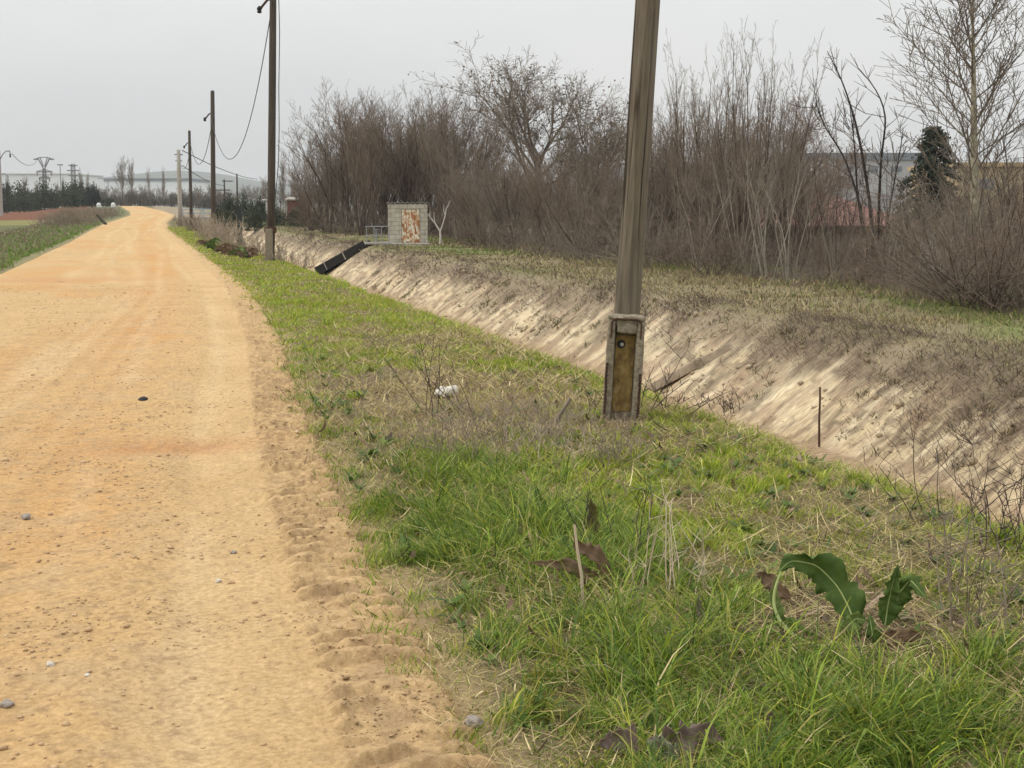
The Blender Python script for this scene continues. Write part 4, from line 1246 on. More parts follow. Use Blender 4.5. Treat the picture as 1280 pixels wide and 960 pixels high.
def pole(px, D, topy, lean, label, stub=True, r=.10, mat='wood_dark', bracket=None, px_top=None):
    p = spot(px, D); hh = at(px, topy, D).z - p.z
    root = empty('utility_pole', (p.x, p.y, p.z))
    m = MB(); m.lathe([(r, -.2), (r * .97, hh * .3), (r * .9, hh * .7), (r * .78, hh - .06), (r * .5, hh)], 14); m.build('shaft', M[mat], root, True)
    if stub:
        s = MB(); s.box(.20, .17, 1.0, (-.02, -.19, .42), bev=.015); s.rough(.006, 15, 2); st = s.build('concrete_stub', M['concrete'], root)
        s = MB(); s.lathe([(r + .045, .80), (r + .06, .82), (r + .06, .96), (r + .045, .98)], 14, (-.01, -.06, 0)); s.build('clamp_band', M['rust'], root)
    if bracket:
        zb = at(px, bracket, D).z - p.z
        b = MB(); b.bar((0, 0, zb), (-.16, -.02, zb - .05), .03, 8); b.bar((-.16, -.02, zb - .05), (-.36, -.02, zb - .30), .035, 8)
        br_ = b.build('bracket', M['rust'], root)
        b = MB(); b.lathe([(.03, 0), (.075, .03), (.05, .08), (.08, .12), (.03, .2)], 10, (-.38, -.02, zb - .42)); b.build('insulator', M['dark'], br_)
    root.rotation_euler = (Matrix.Rotation(-YAW, 3, 'Z') @ Matrix.Rotation(R(lean), 3, 'Y')).to_euler()
    return tag(root, label, 'utility pole', 'utility poles along the road')


pole(337, 41.5, -38, 1.7, 'second wooden pole, dark, with collar band near its foot', True, .115, bracket=-2)
pole(266, 71.5, 113, 1.0, 'third wooden pole with a bracket below its pointed top', True, .125, bracket=141)
pole(238.5, 102, 163, .3, 'fourth wooden pole, slender, with a small bracket', False, .12, bracket=178)
p5 = pole(225, 132, 187, 0, 'fifth pole, pale and thick, last of the row by the road', False, .21, mat='palecon')
m = MB(); zt = at(225, 187, 132).z - spot(225, 132).z
m.box(.75, .10, .12, (0, 0, zt - .45)); m.box(.6, .10, .10, (0, 0, zt - 1.0)); m.build('crossarm', M['pylon'], p5)
px6 = pole(297, 240, 217, 0, 'distant thin pole beyond the canal bridge', False, .16)
pT = pole(281, 230, 224, 0, 'distant pole with two crossarms beyond the canal bridge', False, .14)
m = MB(); zt = at(281, 224, 230).z - spot(281, 230).z
m.box(1.7, .14, .16, (.5, 0, zt - .3)); m.box(2.2, .14, .16, (-.2, 0, zt - 1.7)); m.build('crossarm', M['wood_dark'], pT)


# wires
def wire(name, a, b, sag, r, label, n=28):
    a = Vector(a); b = Vector(b)
    pts = []
    for i in range(n):
        f = i / (n - 1); q = a.lerp(b, f); q.z -= sag * 4 * f * (1 - f); pts.append(q[:])
    o = tube_obj(name, [(np.array(pts), np.full(n, r))], M['cable'], None, 5)
    return tag(o, label, 'cable', 'cables between the poles')


a3 = at(263.5, 147, 71.2); a2 = at(340.5, 4, 41.3)
wire('cable', a3, a2, 3.05, .014, 'slack cable sagging from the second pole to the third pole')
a4 = at(238, 180, 101.8); wire('cable', at(266, 147, 71.5), a4, 1.8, .018, 'slack cable sagging from the third pole to the fourth pole')
a5 = at(226, 206, 131.8); wire('cable', at(238.5, 182, 102), a5, .9, .022, 'slack cable sagging from the fourth pole to the pale pole')
wire('cable', at(228, 188, 131.8), at(322, 224, 245), .5, .045, 'upper cable running right from the pale pole top')
wire('cable', at(228, 207, 131.8), at(281, 232, 230), .4, .04, 'lower cable running right from the pale pole')
pts = [at(347.5, -36, 41.4), at(349.5, 40, 41.4), at(348.5, 110, 41.4), at(349, 160, 41.4), at(348, 205, 41.3), at(345, 238, 41.3), at(342, 262, 41.3)]
tag(tube_obj('loose_cable', [(np.array([q[:] for q in pts]), np.full(len(pts), .012))], M['cable'], None, 5), 'loose cable hanging down the right side of the second pole', 'cable')


# ------------------------------------------------------------------ pylons and masts
def lattice(mb, base, w0, w1, z0, z1, n, r):
    def corners(z):
        ww = w0 + (w1 - w0) * (z - z0) / (z1 - z0)
        return [Vector((sx * ww / 2, sy * ww / 2, z)) for sx, sy in ((-1, -1), (1, -1), (1, 1), (-1, 1))]
    for i in range(n):
        za = z0 + (z1 - z0) * i / n; zb = z0 + (z1 - z0) * (i + 1) / n
        A, B = corners(za), corners(zb)
        for k in range(4):
            mb.bar(A[k], B[k], r, 4)
            mb.bar(A[k], B[(k + 1) % 4], r * .7, 4); mb.bar(A[(k + 1) % 4], B[k], r * .7, 4)
            mb.bar(B[k], B[(k + 1) % 4], r * .6, 4)


def pylon_v(px, D, top, label):
    p = spot(px, D); hh = at(px, top, D).z - p.z
    root = empty('lattice_pylon', p, -YAW); u = hh / 60.
    m = MB(); lattice(m, 0, 4.6 * u, 3.0 * u, 0, 46 * u, 8, .075); m.build('tower', M['pylon'], root)
    m = MB()
    for s in (-1, 1):
        for y in (-.6 * u, .6 * u):
            m.bar((0, y, 45 * u), (s * 6.5 * u, y, 58 * u), .10, 4); m.bar((s * .6 * u, y, 49 * u), (s * 4.4 * u, y, 59.5 * u), .08, 4)
        m.bar((s * 4 * u, 0, 59.5 * u), (s * 12 * u, 0, 57 * u), .11, 4); m.bar((s * 6 * u, 0, 57 * u), (s * 12 * u, 0, 57 * u), .09, 4)
    m.bar((-4 * u, 0, 59.5 * u), (4 * u, 0, 59.5 * u), .1, 4)
    m.build('top_frame', M['pylon'], root)
    for z, wd in ((43, 9.5), (36, 6.5)):
        m = MB(); m.bar((-wd * u, 0, z * u), (wd * u, 0, z * u), .14, 4); m.bar((-wd * u, 0, z * u), (0, 0, (z + 3) * u), .07, 4); m.bar((wd * u, 0, z * u), (0, 0, (z + 3) * u), .07, 4)
        arm = m.build('crossarm', M['pylon'], root)
        for s in (-1, 1):
            m = MB(); m.lathe([(.12, 0), (.2, .15), (.12, .3), (.2, .45), (.12, .7)], 8, (s * wd * u * .85, 0, z * u - .8)); m.build('insulator', M['palecon'], arm)
    return tag(root, label, 'pylon')


pylon_v(57, 300, 196, 'lattice pylon with open triangular top left of the road')
p = spot(93, 380); root = empty('lattice_pylon', p, -YAW); hh = at(93, 205, 380).z - p.z
m = MB(); lattice(m, 0, 1.3, .8, 0, hh, 9, .07); m.build('tower', M['pylon'], root)
for z, wd in ((.97, 1.2), (.86, 1.6), (.75, 1.2)):
    m = MB(); m.bar((-wd, 0, hh * z), (wd, 0, hh * z), .16, 4); m.build('crossarm', M['pylon'], root)
tag(root, 'small slim lattice pylon with short stacked arms', 'pylon')
p = spot(1.5, 190); root = empty('power_mast', p, -YAW); hh = at(1.5, 188, 190).z - p.z
m = MB(); m.lathe([(.24, -.2), (.17, hh)], 10); m.build('mast', M['palecon'], root)
m = MB()
for s in (-1, 1):
    q = [(s * .1, 0, hh - 1.2), (s * .5, 0, hh - .5), (s * .9, 0, hh - .1), (s * 1.4, 0, hh - .05), (s * 1.45, 0, hh - .35)]
    for a, b in zip(q, q[1:]): m.bar(a, b, .07, 6)
arm = m.build('curved_arm', M['pylon'], root)
for s in (-1, 1):
    m = MB(); m.lathe([(.06, 0), (.13, .1), (.08, .25), (.13, .35), (.06, .5)], 8, (s * 1.45, 0, hh - .9)); m.build('insulator', M['dark'], arm)
tag(root, 'pale mast with curved arms cut by the left edge', 'power mast')
wire('power_line', at(15, 192, 189.5), at(46, 201, 299.5), 1.2, .04, 'thin line from the left mast to the lattice pylon')
p = spot(77, 420); root = empty('floodlight_mast', p, -YAW); hh = at(77, 206, 420).z - p.z
m = MB(); m.lathe([(.2, -.2), (.12, hh)], 8); m.build('mast', M['galv'], root)
m = MB(); m.box(1.6, .5, .35, (0, 0, hh), bev=.05); m.build('lamp_head', M['pylon'], root)
tag(root, 'tall floodlight mast in front of the white warehouse', 'light mast')
for px, lab in ((136, 'street lamp post left of the road end'), (12, 'street lamp with curved arm at the left before the warehouse')):
    p = spot(px, 300); root = empty('street_lamp', p, -YAW); hh = at(px, 226 if px > 100 else 220, 300).z - p.z
    m = MB(); m.lathe([(.1, -.2), (.07, hh)], 8); m.bar((0, 0, hh), (-.7, 0, hh + .5), .06, 6); m.bar((-.7, 0, hh + .5), (-1.4, 0, hh + .45), .06, 6); m.build('post', M['galv'], root)
    m = MB(); m.box(.8, .3, .14, (-1.7, 0, hh + .42), bev=.04); m.build('lamp_head', M['galv'], root)
    tag(root, lab, 'street lamp')
for px, lab in ((123.5, 'white domed tank, left of two, by the road end'), (141.5, 'white domed tank, right of two, by the road end')):
    p = spot(px, 250); root = empty('water_tank', p)
    m = MB(); m.lathe([(.36, 0), (.38, .1), (.38, .7), (.33, .9), (.18, 1.02), (.05, 1.05)], 16); m.build('shell', pm('white_plastic', two((.55, .55, .53), (.68, .68, .66)), 2, bump=0), root, True)
    m = MB(); m.lathe([(.39, .0), (.39, .25), (.37, .27)], 16); m.build('base_band', M['galv'], root)
    tag(root, lab, 'tank')

# ------------------------------------------------------------------ buildings
whitewall = pm('white_cladding', two((.76, .78, .79), (.82, .84, .85)), .08, rough=.6, bump=0)
greyroof = pm('grey_metal_roof', two((.16, .18, .20), (.22, .24, .26)), .1, rough=.6, bump=0)


def warehouse(pa, pb, D, topy, label, roof, depth=60):
    a = spot(pa, D); b = spot(pb, D)
    z1 = at((pa + pb) / 2, topy, D).z
    d = Vector((b.x - a.x, b.y - a.y, 0)); Ln = d.length; ang = math.atan2(d.y, d.x)
    root = empty('warehouse', ((a.x + b.x) / 2, (a.y + b.y) / 2, 0), ang)
    m = MB(); m.box(Ln, depth, z1 + .5, (0, depth / 2, (z1 - .5) / 2)); m.build('wall', whitewall, root)
    m = MB(); m.box(Ln + 1.5, depth + 1.5, 1.6 if roof else .6, (0, depth / 2, z1 + (.8 if roof else .3)))
    m.build('roof', greyroof if roof else whitewall, root)
    m = MB()
    for i in range(int(Ln / 14)): m.box(4, .3, 4.5, (-Ln / 2 + 9 + i * 14, -.16, 2.2))
    m.build('loading_door', greyroof, root)
    return tag(root, label, 'warehouse')


warehouse(-170, 88, 720, 217.5, 'long white warehouse at the far left', False)
warehouse(84, 236, 900, 226, 'distant white warehouse with dark flat roof behind the tree pair', True)

# block hut
p = spot(509.5, 72); k = 72 / FPX
hr = empty('pump_hut', (p.x, p.y, p.z), -math.atan2(p.x, p.y))
W, Hh = 49 * k, at(509, 255, 72).z - p.z


def blockmat():
    m, t_, b, N, L = nt('grey_block_masonry')
    tc = N.new('ShaderNodeTexCoord'); mp = N.new('ShaderNodeMapping'); mp.inputs['Rotation'].default_value = (R(90), 0, 0)
    L.new(tc.outputs['Object'], mp.inputs[0])
    bk = N.new('ShaderNodeTexBrick'); bk.inputs['Scale'].default_value = 1; bk.inputs['Brick Width'].default_value = .42; bk.inputs['Row Height'].default_value = .215
    bk.inputs['Mortar Size'].default_value = .014; bk.inputs['Color1'].default_value = (.42, .385, .31, 1); bk.inputs['Color2'].default_value = (.52, .48, .40, 1); bk.inputs['Mortar'].default_value = (.30, .275, .22, 1)
    L.new(mp.outputs[0], bk.inputs[0])
    n = N.new('ShaderNodeTexNoise'); n.inputs['Scale'].default_value = 3; n.inputs['Detail'].default_value = 8; L.new(tc.outputs['Object'], n.inputs[0])
    r = ramp(N, [(.3, (.75, .74, .7)), (.7, (1.1, 1.1, 1.1))]); L.new(n.outputs[0], r.inputs[0])
    mx = N.new('ShaderNodeMix'); mx.data_type = 'RGBA'; mx.blend_type = 'MULTIPLY'; mx.inputs[0].default_value = 1
    L.new(bk.outputs[0], mx.inputs[6]); L.new(r.outputs[0], mx.inputs[7]); L.new(mx.outputs[2], b.inputs['Base Color'])
    bp = N.new('ShaderNodeBump'); bp.inputs['Strength'].default_value = .6; bp.inputs['Distance'].default_value = .02; L.new(bk.outputs[1], bp.inputs['Height']); bp.invert = True
    L.new(bp.outputs[0], b.inputs['Normal']); b.inputs['Roughness'].default_value = .95
    return m


def rustdoor():
    m, t_, b, N, L = nt('peeling_white_paint_on_rust')
    tc = N.new('ShaderNodeTexCoord'); n = N.new('ShaderNodeTexNoise'); n.inputs['Scale'].default_value = 4.6; n.inputs['Detail'].default_value = 9; n.inputs['Roughness'].default_value = .62; n.inputs['Distortion'].default_value = .9
    mp = N.new('ShaderNodeMapping'); mp.inputs['Scale'].default_value = (1.3, 1, .7); mp.inputs['Location'].default_value = (3.2, 0, 1.4)
    L.new(tc.outputs['Object'], mp.inputs[0]); L.new(mp.outputs[0], n.inputs[0])
    r = ramp(N, [(.42, (.72, .67, .55)), (.50, (.62, .48, .32)), (.535, (.42, .18, .06)), (.66, (.26, .085, .03))]); L.new(n.outputs[0], r.inputs[0])
    L.new(r.outputs[0], b.inputs['Base Color']); b.inputs['Roughness'].default_value = .85
    return m


m = MB(); dep = 1.9; th = .15; dw, dh = 23 * k, Hh * .87; dx = 3.5 * k
lw = W / 2 + dx - dw / 2
m.box(lw, th, Hh + .1, (-W / 2 + lw / 2, 0, Hh / 2 - .05)); rw = W - lw - dw
m.box(rw, th, Hh + .1, (W / 2 - rw / 2, 0, Hh / 2 - .05))
m.box(dw, th - .006, Hh - dh, (dx, 0, dh + (Hh - dh) / 2))
m.box(th, dep - .16, Hh + .1, (-W / 2 + th / 2, dep / 2, Hh / 2 - .05)); m.box(th, dep - .16, Hh + .1, (W / 2 - th / 2, dep / 2, Hh / 2 - .05)); m.box(W, th, Hh + .1, (0, dep, Hh / 2 - .05))
m.build('wall', blockmat(), hr)
m = MB(); m.box(dw - .03, .04, dh - .02, (dx, -.02, dh / 2), bev=.006)
for z in (.12, dh * .5, dh - .12): m.box(dw - .08, .03, .05, (dx, -.045, z))
dr_ = m.build('door', rustdoor(), hr)
m = MB(); m.box(.03, .05, .12, (dx - dw / 2 + .08, -.065, dh * .5), bev=.006); m.build('handle', M['rust'], dr_)
m = MB()      # corrugated sheet
nn = 8; xs_ = np.linspace(-W / 2 - .06, W / 2 + .06, nn * 8 + 1)
for a, b in zip(xs_, xs_[1:]):
    za, zb = [Hh + .075 + .03 * math.cos((x + W / 2) / W * nn * 2 * PI) for x in (a, b)]
    m.poly([(a, -.12, za), (b, -.12, zb), (b, dep + .15, zb - .12), (a, dep + .15, za - .12)])
    m.poly([(a, -.12, za - .03), (b, -.12, zb - .03), (b, -.12, zb), (a, -.12, za)])
    m.poly([(a, -.12, za - .03), (a, dep + .15, za - .15), (b, dep + .15, zb - .15), (b, -.12, zb - .03)])
m.build('roof', M['palecon'], hr)
m = MB(); m.box(W + .5, .9, .16, (-.15, -.55, -.05), bev=.02); m.box(W, dep, .1, (0, dep / 2 + .1, -.09)); m.build('plinth', M['palecon'], hr)
tag(hr, 'small grey block hut with rusty peeling door above the canal', 'hut')

# inclined black intake channel beside the hut
a = gp(452, 305); b = gp(398, 338)
a = Vector((11.3, gp(440, 300).y * 0 + 0, 0)); 
ya = spot(455, 70).y
ptop = Vector((11.15, ya, float(H(11.15, ya)) + .16)); pbot = Vector((8.95, ya + 1.3, float(H(8.95, ya + 1.3)) + .22))
ch = empty('intake_channel', ptop)
d = pbot - ptop; Ln = d.length; q = d.to_track_quat('X', 'Z').to_matrix()
m = MB(); m.box(Ln, .06, .42, q @ Vector((Ln / 2, -.42, -.07)), q, .01); m.box(Ln, .06, .42, q @ Vector((Ln / 2, .42, -.07)), q, .01); m.box(Ln, .77, .05, q @ Vector((Ln / 2, 0, -.22)), q)
m.build('trough', M['dark'], ch)
for f, ww in ((.42, .05), (.8, .03)):
    m = MB(); m.box(ww, .02, .38, q @ Vector((Ln * f, -.462, -.07)), q); m.box(ww, .02, .38, q @ Vector((Ln * f, .462, -.07)), q); m.build('bracket_strip', M['palecon'], ch)
m = MB(); m.box(Ln, .9, .06, q @ Vector((Ln / 2, -1.0, -.20)), q, .01); m.build('concrete_apron', pm('sandy_concrete_slab', two((.46, .38, .28), (.60, .52, .40)), 4, bump=.4), ch)
tag(ch, 'black inclined intake channel running down the canal slope', 'water channel')
# railing above it
rl = empty('platform_railing', (ptop.x + .1, ptop.y - .2, float(H(ptop.x + .3, ptop.y))))
m = MB(); m.box(1.3, .9, .10, (.35, .2, .12), bev=.01); m.build('platform', M['palecon'], rl)
for x in (-.2, .17, .54, .9):
    m = MB(); m.bar((x, -.15, .1), (x, -.15, .95), .022, 8); m.build('post', M['galv'], rl)
for z in (.5, .93):
    m = MB(); m.bar((-.25, -.15, z), (.95, -.15, z), .02, 8); m.build('rail', M['galv'], rl)
m = MB(); m.lathe([(.05, .1), (.05, .75), (.16, .76), (.16, .79)], 12, (.35, .2, 0)); m.build('valve_wheel', M['galv'], rl)
tag(rl, 'metal railing round a small platform at the channel head', 'railing')

# green cabinet on the far bank
p = gp(299, 272) if False else spot(299, 118)
cb = empty('valve_cabinet', p, -YAW); hh = at(299, 256.5, 118).z - p.z
gm = pm('dark_green_paint', two((.012, .018, .015), (.025, .034, .028)), 4, rough=.5, bump=.1)
m = MB(); m.box(.38, .36, hh - .12, (0, 0, (hh - .12) / 2), bev=.02); m.build('body', gm, cb)
m = MB(); m.box(.33, .02, hh - .45, (0, -.19, hh / 2 - .02), bev=.004); dd = m.build('door', gm, cb)
m = MB(); m.box(.03, .03, .1, (.11, -.21, hh / 2)); m.build('handle', M['galv'], dd)
m = MB(); m.box(.46, .44, .08, (0, 0, hh - .06), bev=.02); m.build('lid', gm, cb)
tag(cb, 'dark green upright cabinet on the far bank left of the second pole', 'cabinet')

# canal bridge with guard rails
yb = 176.5
br = empty('canal_bridge', (9.9, yb, 0))
zb = .25
m = MB(); m.box(7.6, 5, .45, (0, 2.5, zb - .22), bev=.02); m.build('deck', M['palecon'], br)
for s in (-1, 1):
    m = MB(); m.box(1.2, 5, 2.4, (s * 3.1, 2.5, -1.65)); m.build('abutment', M['palecon'], br)
blue = pm('pale_blue_paint', two((.30, .36, .42), (.38, .44, .50)), 2, bump=0)
for yy in (.12, 4.88):
    for z in (.45, .9):
        m = MB(); m.box(7.7, .07, .14, (0, yy, zb + z)); m.build('guard_rail', blue, br)
    for i in range(7):
        m = MB(); m.box(.10, .09, 1.0, (-3.6 + i * 1.2, yy + .085, zb + .5)); m.build('post', blue, br)
tag(br, 'small bridge with pale blue rails crossing the canal far off', 'bridge')

# far sheds right of the second pole
def shed(px, D, wpx, top, eave, wallm, roofm, label, depth=4, name='shed'):
    p = spot(px, D); k = D / FPX; W = wpx * k
    z1 = at(px, top, D).z - p.z; z0 = at(px, eave, D).z - p.z
    root = empty(name, p, -YAW)
    m = MB(); m.box(W, depth, z0 + .3, (0, depth / 2, z0 / 2 - .15)); m.build('wall', wallm, root)
    m = MB(); m.prism([(-W / 2 - .2, -.3, z0), (-W / 2 - .2, depth / 2, z1), (-W / 2 - .2, depth + .3, z0), (-W / 2 - .2, depth + .3, z0 - .12), (-W / 2 - .2, -.3, z0 - .12)], (W + .4, 0, 0)); m.build('roof', roofm, root)
    m = MB(); m.box(.9, .06, min(1.9, z0 * .85), (W * .15, -.035, min(1.9, z0 * .85) / 2)); m.build('door', M['wood_dark'], root)
    return tag(root, label, 'shed' if name == 'shed' else 'house')


redm = pm('red_brown_boards', two((.13, .045, .035), (.20, .075, .055)), 3, bump=.1)
whitem = pm('whitewashed_plaster', two((.58, .57, .54), (.72, .71, .68)), 2, bump=.1)
shed(371, 160, 24, 246, 249, redm, M['palecon'], 'low red boarded shed right of the second pole')
shed(326, 190, 6, 249, 250.5, whitem, M['palecon'], 'tiny white shed left of the second pole')

# house with faded red roof behind the right thicket
rooft = pm('faded_red_tiles', [(.3, (.17, .08, .068)), (.5, (.24, .12, .105)), (.7, (.31, .175, .155))], 3, (6, .6, .6), bump=.5, bscale=12, bdist=.05)
p = spot(985, 78); hs_ = empty('farmhouse', (p.x, p.y, p.z), -YAW - R(4))
k = 78 / FPX; z1 = at(985, 231, 78).z - p.z; z0 = at(985, 282, 78).z - p.z; Wl, Wr = -290 * k, 165 * k
m = MB(); m.box(Wr - Wl - .8, 9, z0 + .4, ((Wl + Wr) / 2, 5.5, z0 / 2 - .2)); wl = m.build('wall', pm('dingy_rendered_wall', two((.20, .16, .13), (.28, .23, .19)), 2, bump=.1), hs_)
m = MB()
A = [(Wl, 0, z0), (Wr, 0, z0), (Wr, 11, z0), (Wl, 11, z0)]; rg = [(Wl + 3, 5.5, z1), (Wr - 5.5, 5.5, z1)]
m.poly([A[0], A[1], rg[1], rg[0]]); m.poly([A[1], A[2], rg[1]]); m.poly([A[2], A[3], rg[0], rg[1]]); m.poly([A[3], A[0], rg[0]]); m.poly([A[0], A[3], A[2], A[1]])
rf = m.build('roof', rooft, hs_)
m = MB(); m.box(.6, .6, 1.0, (Wl + 7, 6.5, z1 - .1)); m.build('chimney', whitem, rf)
for i in range(3):
    m = MB(); m.box(.9, .08, 1.0, (Wl + 3 + i * 4.2, .94, z0 - .95)); fw = m.build('window', M['wood_dark'], hs_)
tag(hs_, 'low farmhouse with faded red hipped roof behind the bare thicket', 'house')

# industrial roofs and ochre building beyond
ind = pm('grey_sheet_wall', two((.36, .36, .355), (.44, .44, .43)), .3, bump=0)
och = pm('ochre_plaster', two((.42, .32, .18), (.50, .40, .25)), .3, bump=0)


def hall(pa, pb, D, topy, wallm, roofm, label, fascia=1.2, depth=30, win=None):
    a = spot(pa, D); b = spot(pb, D); p = (a + b) / 2
    z1 = at((pa + pb) / 2, topy, D).z
    d = Vector((b.x - a.x, b.y - a.y, 0)); Ln = d.length
    root = empty('factory_hall', (p.x, p.y, -2.2), math.atan2(d.y, d.x))
    h = z1 + 2.2
    m = MB(); m.box(Ln, depth, h - fascia, (0, depth / 2, (h - fascia) / 2)); m.build('wall', wallm, root)
    m = MB(); m.box(Ln + .8, depth + .8, fascia, (0, depth / 2, h - fascia / 2)); m.build('roof', roofm, root)
    n = max(2, int(Ln / 5))
    for i in range(n):
        m = MB(); m.box(2.2, .1, 1.2, (-Ln / 2 + Ln * (i + .5) / n, -.06, h - fascia - 2.0)); m.build('window', greyroof, root)
    return tag(root, label, 'building')


hall(985, 1165, 330, 191, ind, greyroof, 'grey flat roofed factory hall seen above the farmhouse roof', 1.6)
hall(1196, 1330, 170, 203, och, pm('ochre_edge', two((.40, .30, .16), (.48, .36, .2)), .3, bump=0), 'ochre building behind the pale poplar', .5, 20)
# white wall fragments
p = spot(1172, 47); wr = empty('ruined_wall', (p.x, p.y, p.z), -YAW)
zt = at(1172, 291, 47).z - p.z
m = MB(); m.prism([(-.5, 0, -.3), (.55, 0, -.3), (.6, 0, zt * .55), (.3, 0, zt * .62), (.1, 0, zt * .8), (-.15, 0, zt), (-.45, 0, zt * .75)], (0, .25, 0)); m.rough(.03, 4, 1); m.build('masonry', whitem, wr)
m = MB(); m.box(.4, .3, .22, (.75, -.05, .1), bev=.02); m.build('fallen_block', whitem, wr)
tag(wr, 'broken piece of white wall under the dark conifer', 'wall')

# hills
hx = np.linspace(-2600, 3600, 160); hy = np.linspace(0, 1, 14)
A_, B_ = np.meshgrid(hx, hy)
prof = 14 + 62 * np.exp(-((A_ - 120) / 260) ** 2) + 40 * np.exp(-((A_ + 500) / 420) ** 2) + 46 * np.exp(-((A_ - 900) / 500) ** 2) + 18 * fbm(A_ * .006, B_ * 2, 301)
HZ = prof * np.sin(B_ * PI) - 2
hl = npmesh('hills', np.stack([A_, 3200 + B_ * 1200, HZ], -1).reshape(-1, 3), grid(hx, hy), None, pm('wooded_hillside', two((.035, .05, .035), (.07, .085, .055)), .02, bump=0), None, None, True)
tag(hl, 'low wooded hills on the horizon', 'hills', kind='structure')


# ------------------------------------------------------------------ weeds, sticks and the dock plant
def stalks(name, px, py, n, h, spread, mat, label, cat='weed', group=None, branch=4, r=.0028, p=None, lean=.25, dirx=0):
    p = gp(px, py) if p is None else p
    ls = []
    for i in range(n):
        a = random.uniform(0, 2 * PI); q = math.sqrt(random.random()) * spread
        b = np.array([q * math.cos(a), q * math.sin(a), -.03]); hh = h * random.uniform(.5, 1.1)
        d = np.array([random.gauss(dirx, lean), random.gauss(0, lean), 1.0]); d /= np.linalg.norm(d)
        pts = [b]
        for k in range(5):
            d = d + np.array([random.gauss(0, .12), random.gauss(0, .12), -.02]); d /= np.linalg.norm(d); pts.append(pts[-1] + d * hh / 5)
        root_ = [np.array([0, 0, -.09]), np.array([b[0] * .85, b[1] * .85, -.10])]      # runner under the soil joins the stems into one plant
        ls.append((np.array(root_ + pts), r * np.array([1.1, 1.1] + list(np.linspace(1.1, .5, 6)))))
        for k in range(branch):
            i0 = random.randint(2, 5); bd = np.array([random.gauss(0, .6), random.gauss(0, .6), random.uniform(.2, .9)]); bd /= np.linalg.norm(bd)
            L_ = hh * random.uniform(.12, .35); s0 = pts[i0]
            m1 = s0 + bd * L_ * .5; bd2 = bd + np.array([random.gauss(0, .3), random.gauss(0, .3), .2]); bd2 /= np.linalg.norm(bd2)
            ls.append((np.array([s0, m1, m1 + bd2 * L_ * .5]), r * np.array([.7, .5, .3])))
    o = tube_obj(name, ls, mat, None, 4)
    o.location = p
    return tag(o, label, cat, group)


GW = 'dead weeds on the verge'
stalks('dead_weed', 640, 555, 46, .34, .40, M['weedstem'], 'grey tangle of dead weed stems left of the concrete stub', group=GW, branch=7, lean=.5)
stalks('dead_weed', 580, 585, 40, .42, .34, M['weedstem'], 'leaning grey dead weeds above the lush grass', group=GW, branch=6, lean=.45, dirx=-.3)
stalks('dead_weed', 700, 560, 36, .30, .32, M['weedstem'], 'grey dead weeds just in front of the concrete stub', group=GW, branch=7, lean=.55)
stalks('dead_weed', 770, 580, 30, .30, .22, M['weedstem'], 'dry weed stems heaped at the foot of the concrete stub', group=GW, branch=6, lean=.4)
for a_, b_, n_, h_, l_ in ((470, 478, 60, .16, 'low pale dry weeds by the road left of the white rock'), (520, 470, 60, .14, 'low pale dry weeds above the white rock'), (610, 520, 60, .20, 'pale dry weeds right of the white rock'), (665, 575, 50, .26, 'pale dry weeds between lush grass and grey tangle'), (540, 545, 50, .22, 'pale dry weeds below the white rock'), (690, 525, 50, .2, 'pale dry weeds around the slanting dead branch')):
    stalks('dead_weed', a_, b_, n_, h_, .45, M['paleweed'], l_, group=GW, branch=5, lean=.6, r=.0032)
stalks('dead_weed', 560, 520, 12, .75, .22, M['darkstem'], 'few tall dark bare stems beside the white rock', group=GW, branch=3, lean=.35, dirx=-.25)
stalks('dead_weed', 745, 520, 5, .42, .10, M['darkstem'], 'upright dark stems left of the concrete stub', group=GW, branch=3, lean=.12)
stalks('dead_weed', 715, 450, 8, .30, .12, M['darkstem'], 'small dark stems on the canal edge left of the near pole', group=GW, branch=3, lean=.12)
stalks('dead_weed', 840, 740, 16, .42, .20, M['straw'], 'straw coloured upright stems beside the broken white cane', group=GW, branch=3, lean=.14)
stalks('dead_weed', 770, 700, 10, .36, .16, M['darkstem'], 'dark thin stems around the upright dock leaf', group=GW, branch=3, lean=.16)
stalks('dead_weed', 1215, 800, 16, .62, .16, M['weedstem'], 'tall dry weed with many side twigs right of the dock plant', group=GW, branch=8, lean=.22, dirx=.12)
stalks('dead_weed', 1275, 690, 22, .55, .22, M['darkstem'], 'dark seed headed weed at the right canal edge', group=GW, branch=9, lean=.3)
stalks('dead_weed', 1180, 648, 9, .60, .28, M['darkstem'], 'thin arching bramble stems on the canal edge at right', group=GW, branch=3, lean=.6)
stalks('dead_weed', 910, 518, 9, .45, .22, M['darkstem'], 'dead branching bush on the canal edge right of the near pole', group=GW, branch=7, r=.007, lean=.6)
stalks('dead_weed', 825, 515, 12, .5, .3, M['darkstem'], 'dead twigs spreading right of the concrete stub', group=GW, branch=6, r=.004, lean=.9, dirx=.4)
stalks('dead_weed', 880, 560, 14, .22, .3, M['weedstem'], 'low dry stems in bright grass right of the near pole', group=GW, branch=4, lean=.6)
stalks('dead_weed', 1090, 700, 16, .25, .35, M['weedstem'], 'low dry stems above the dock plant', group=GW, branch=5, lean=.6)
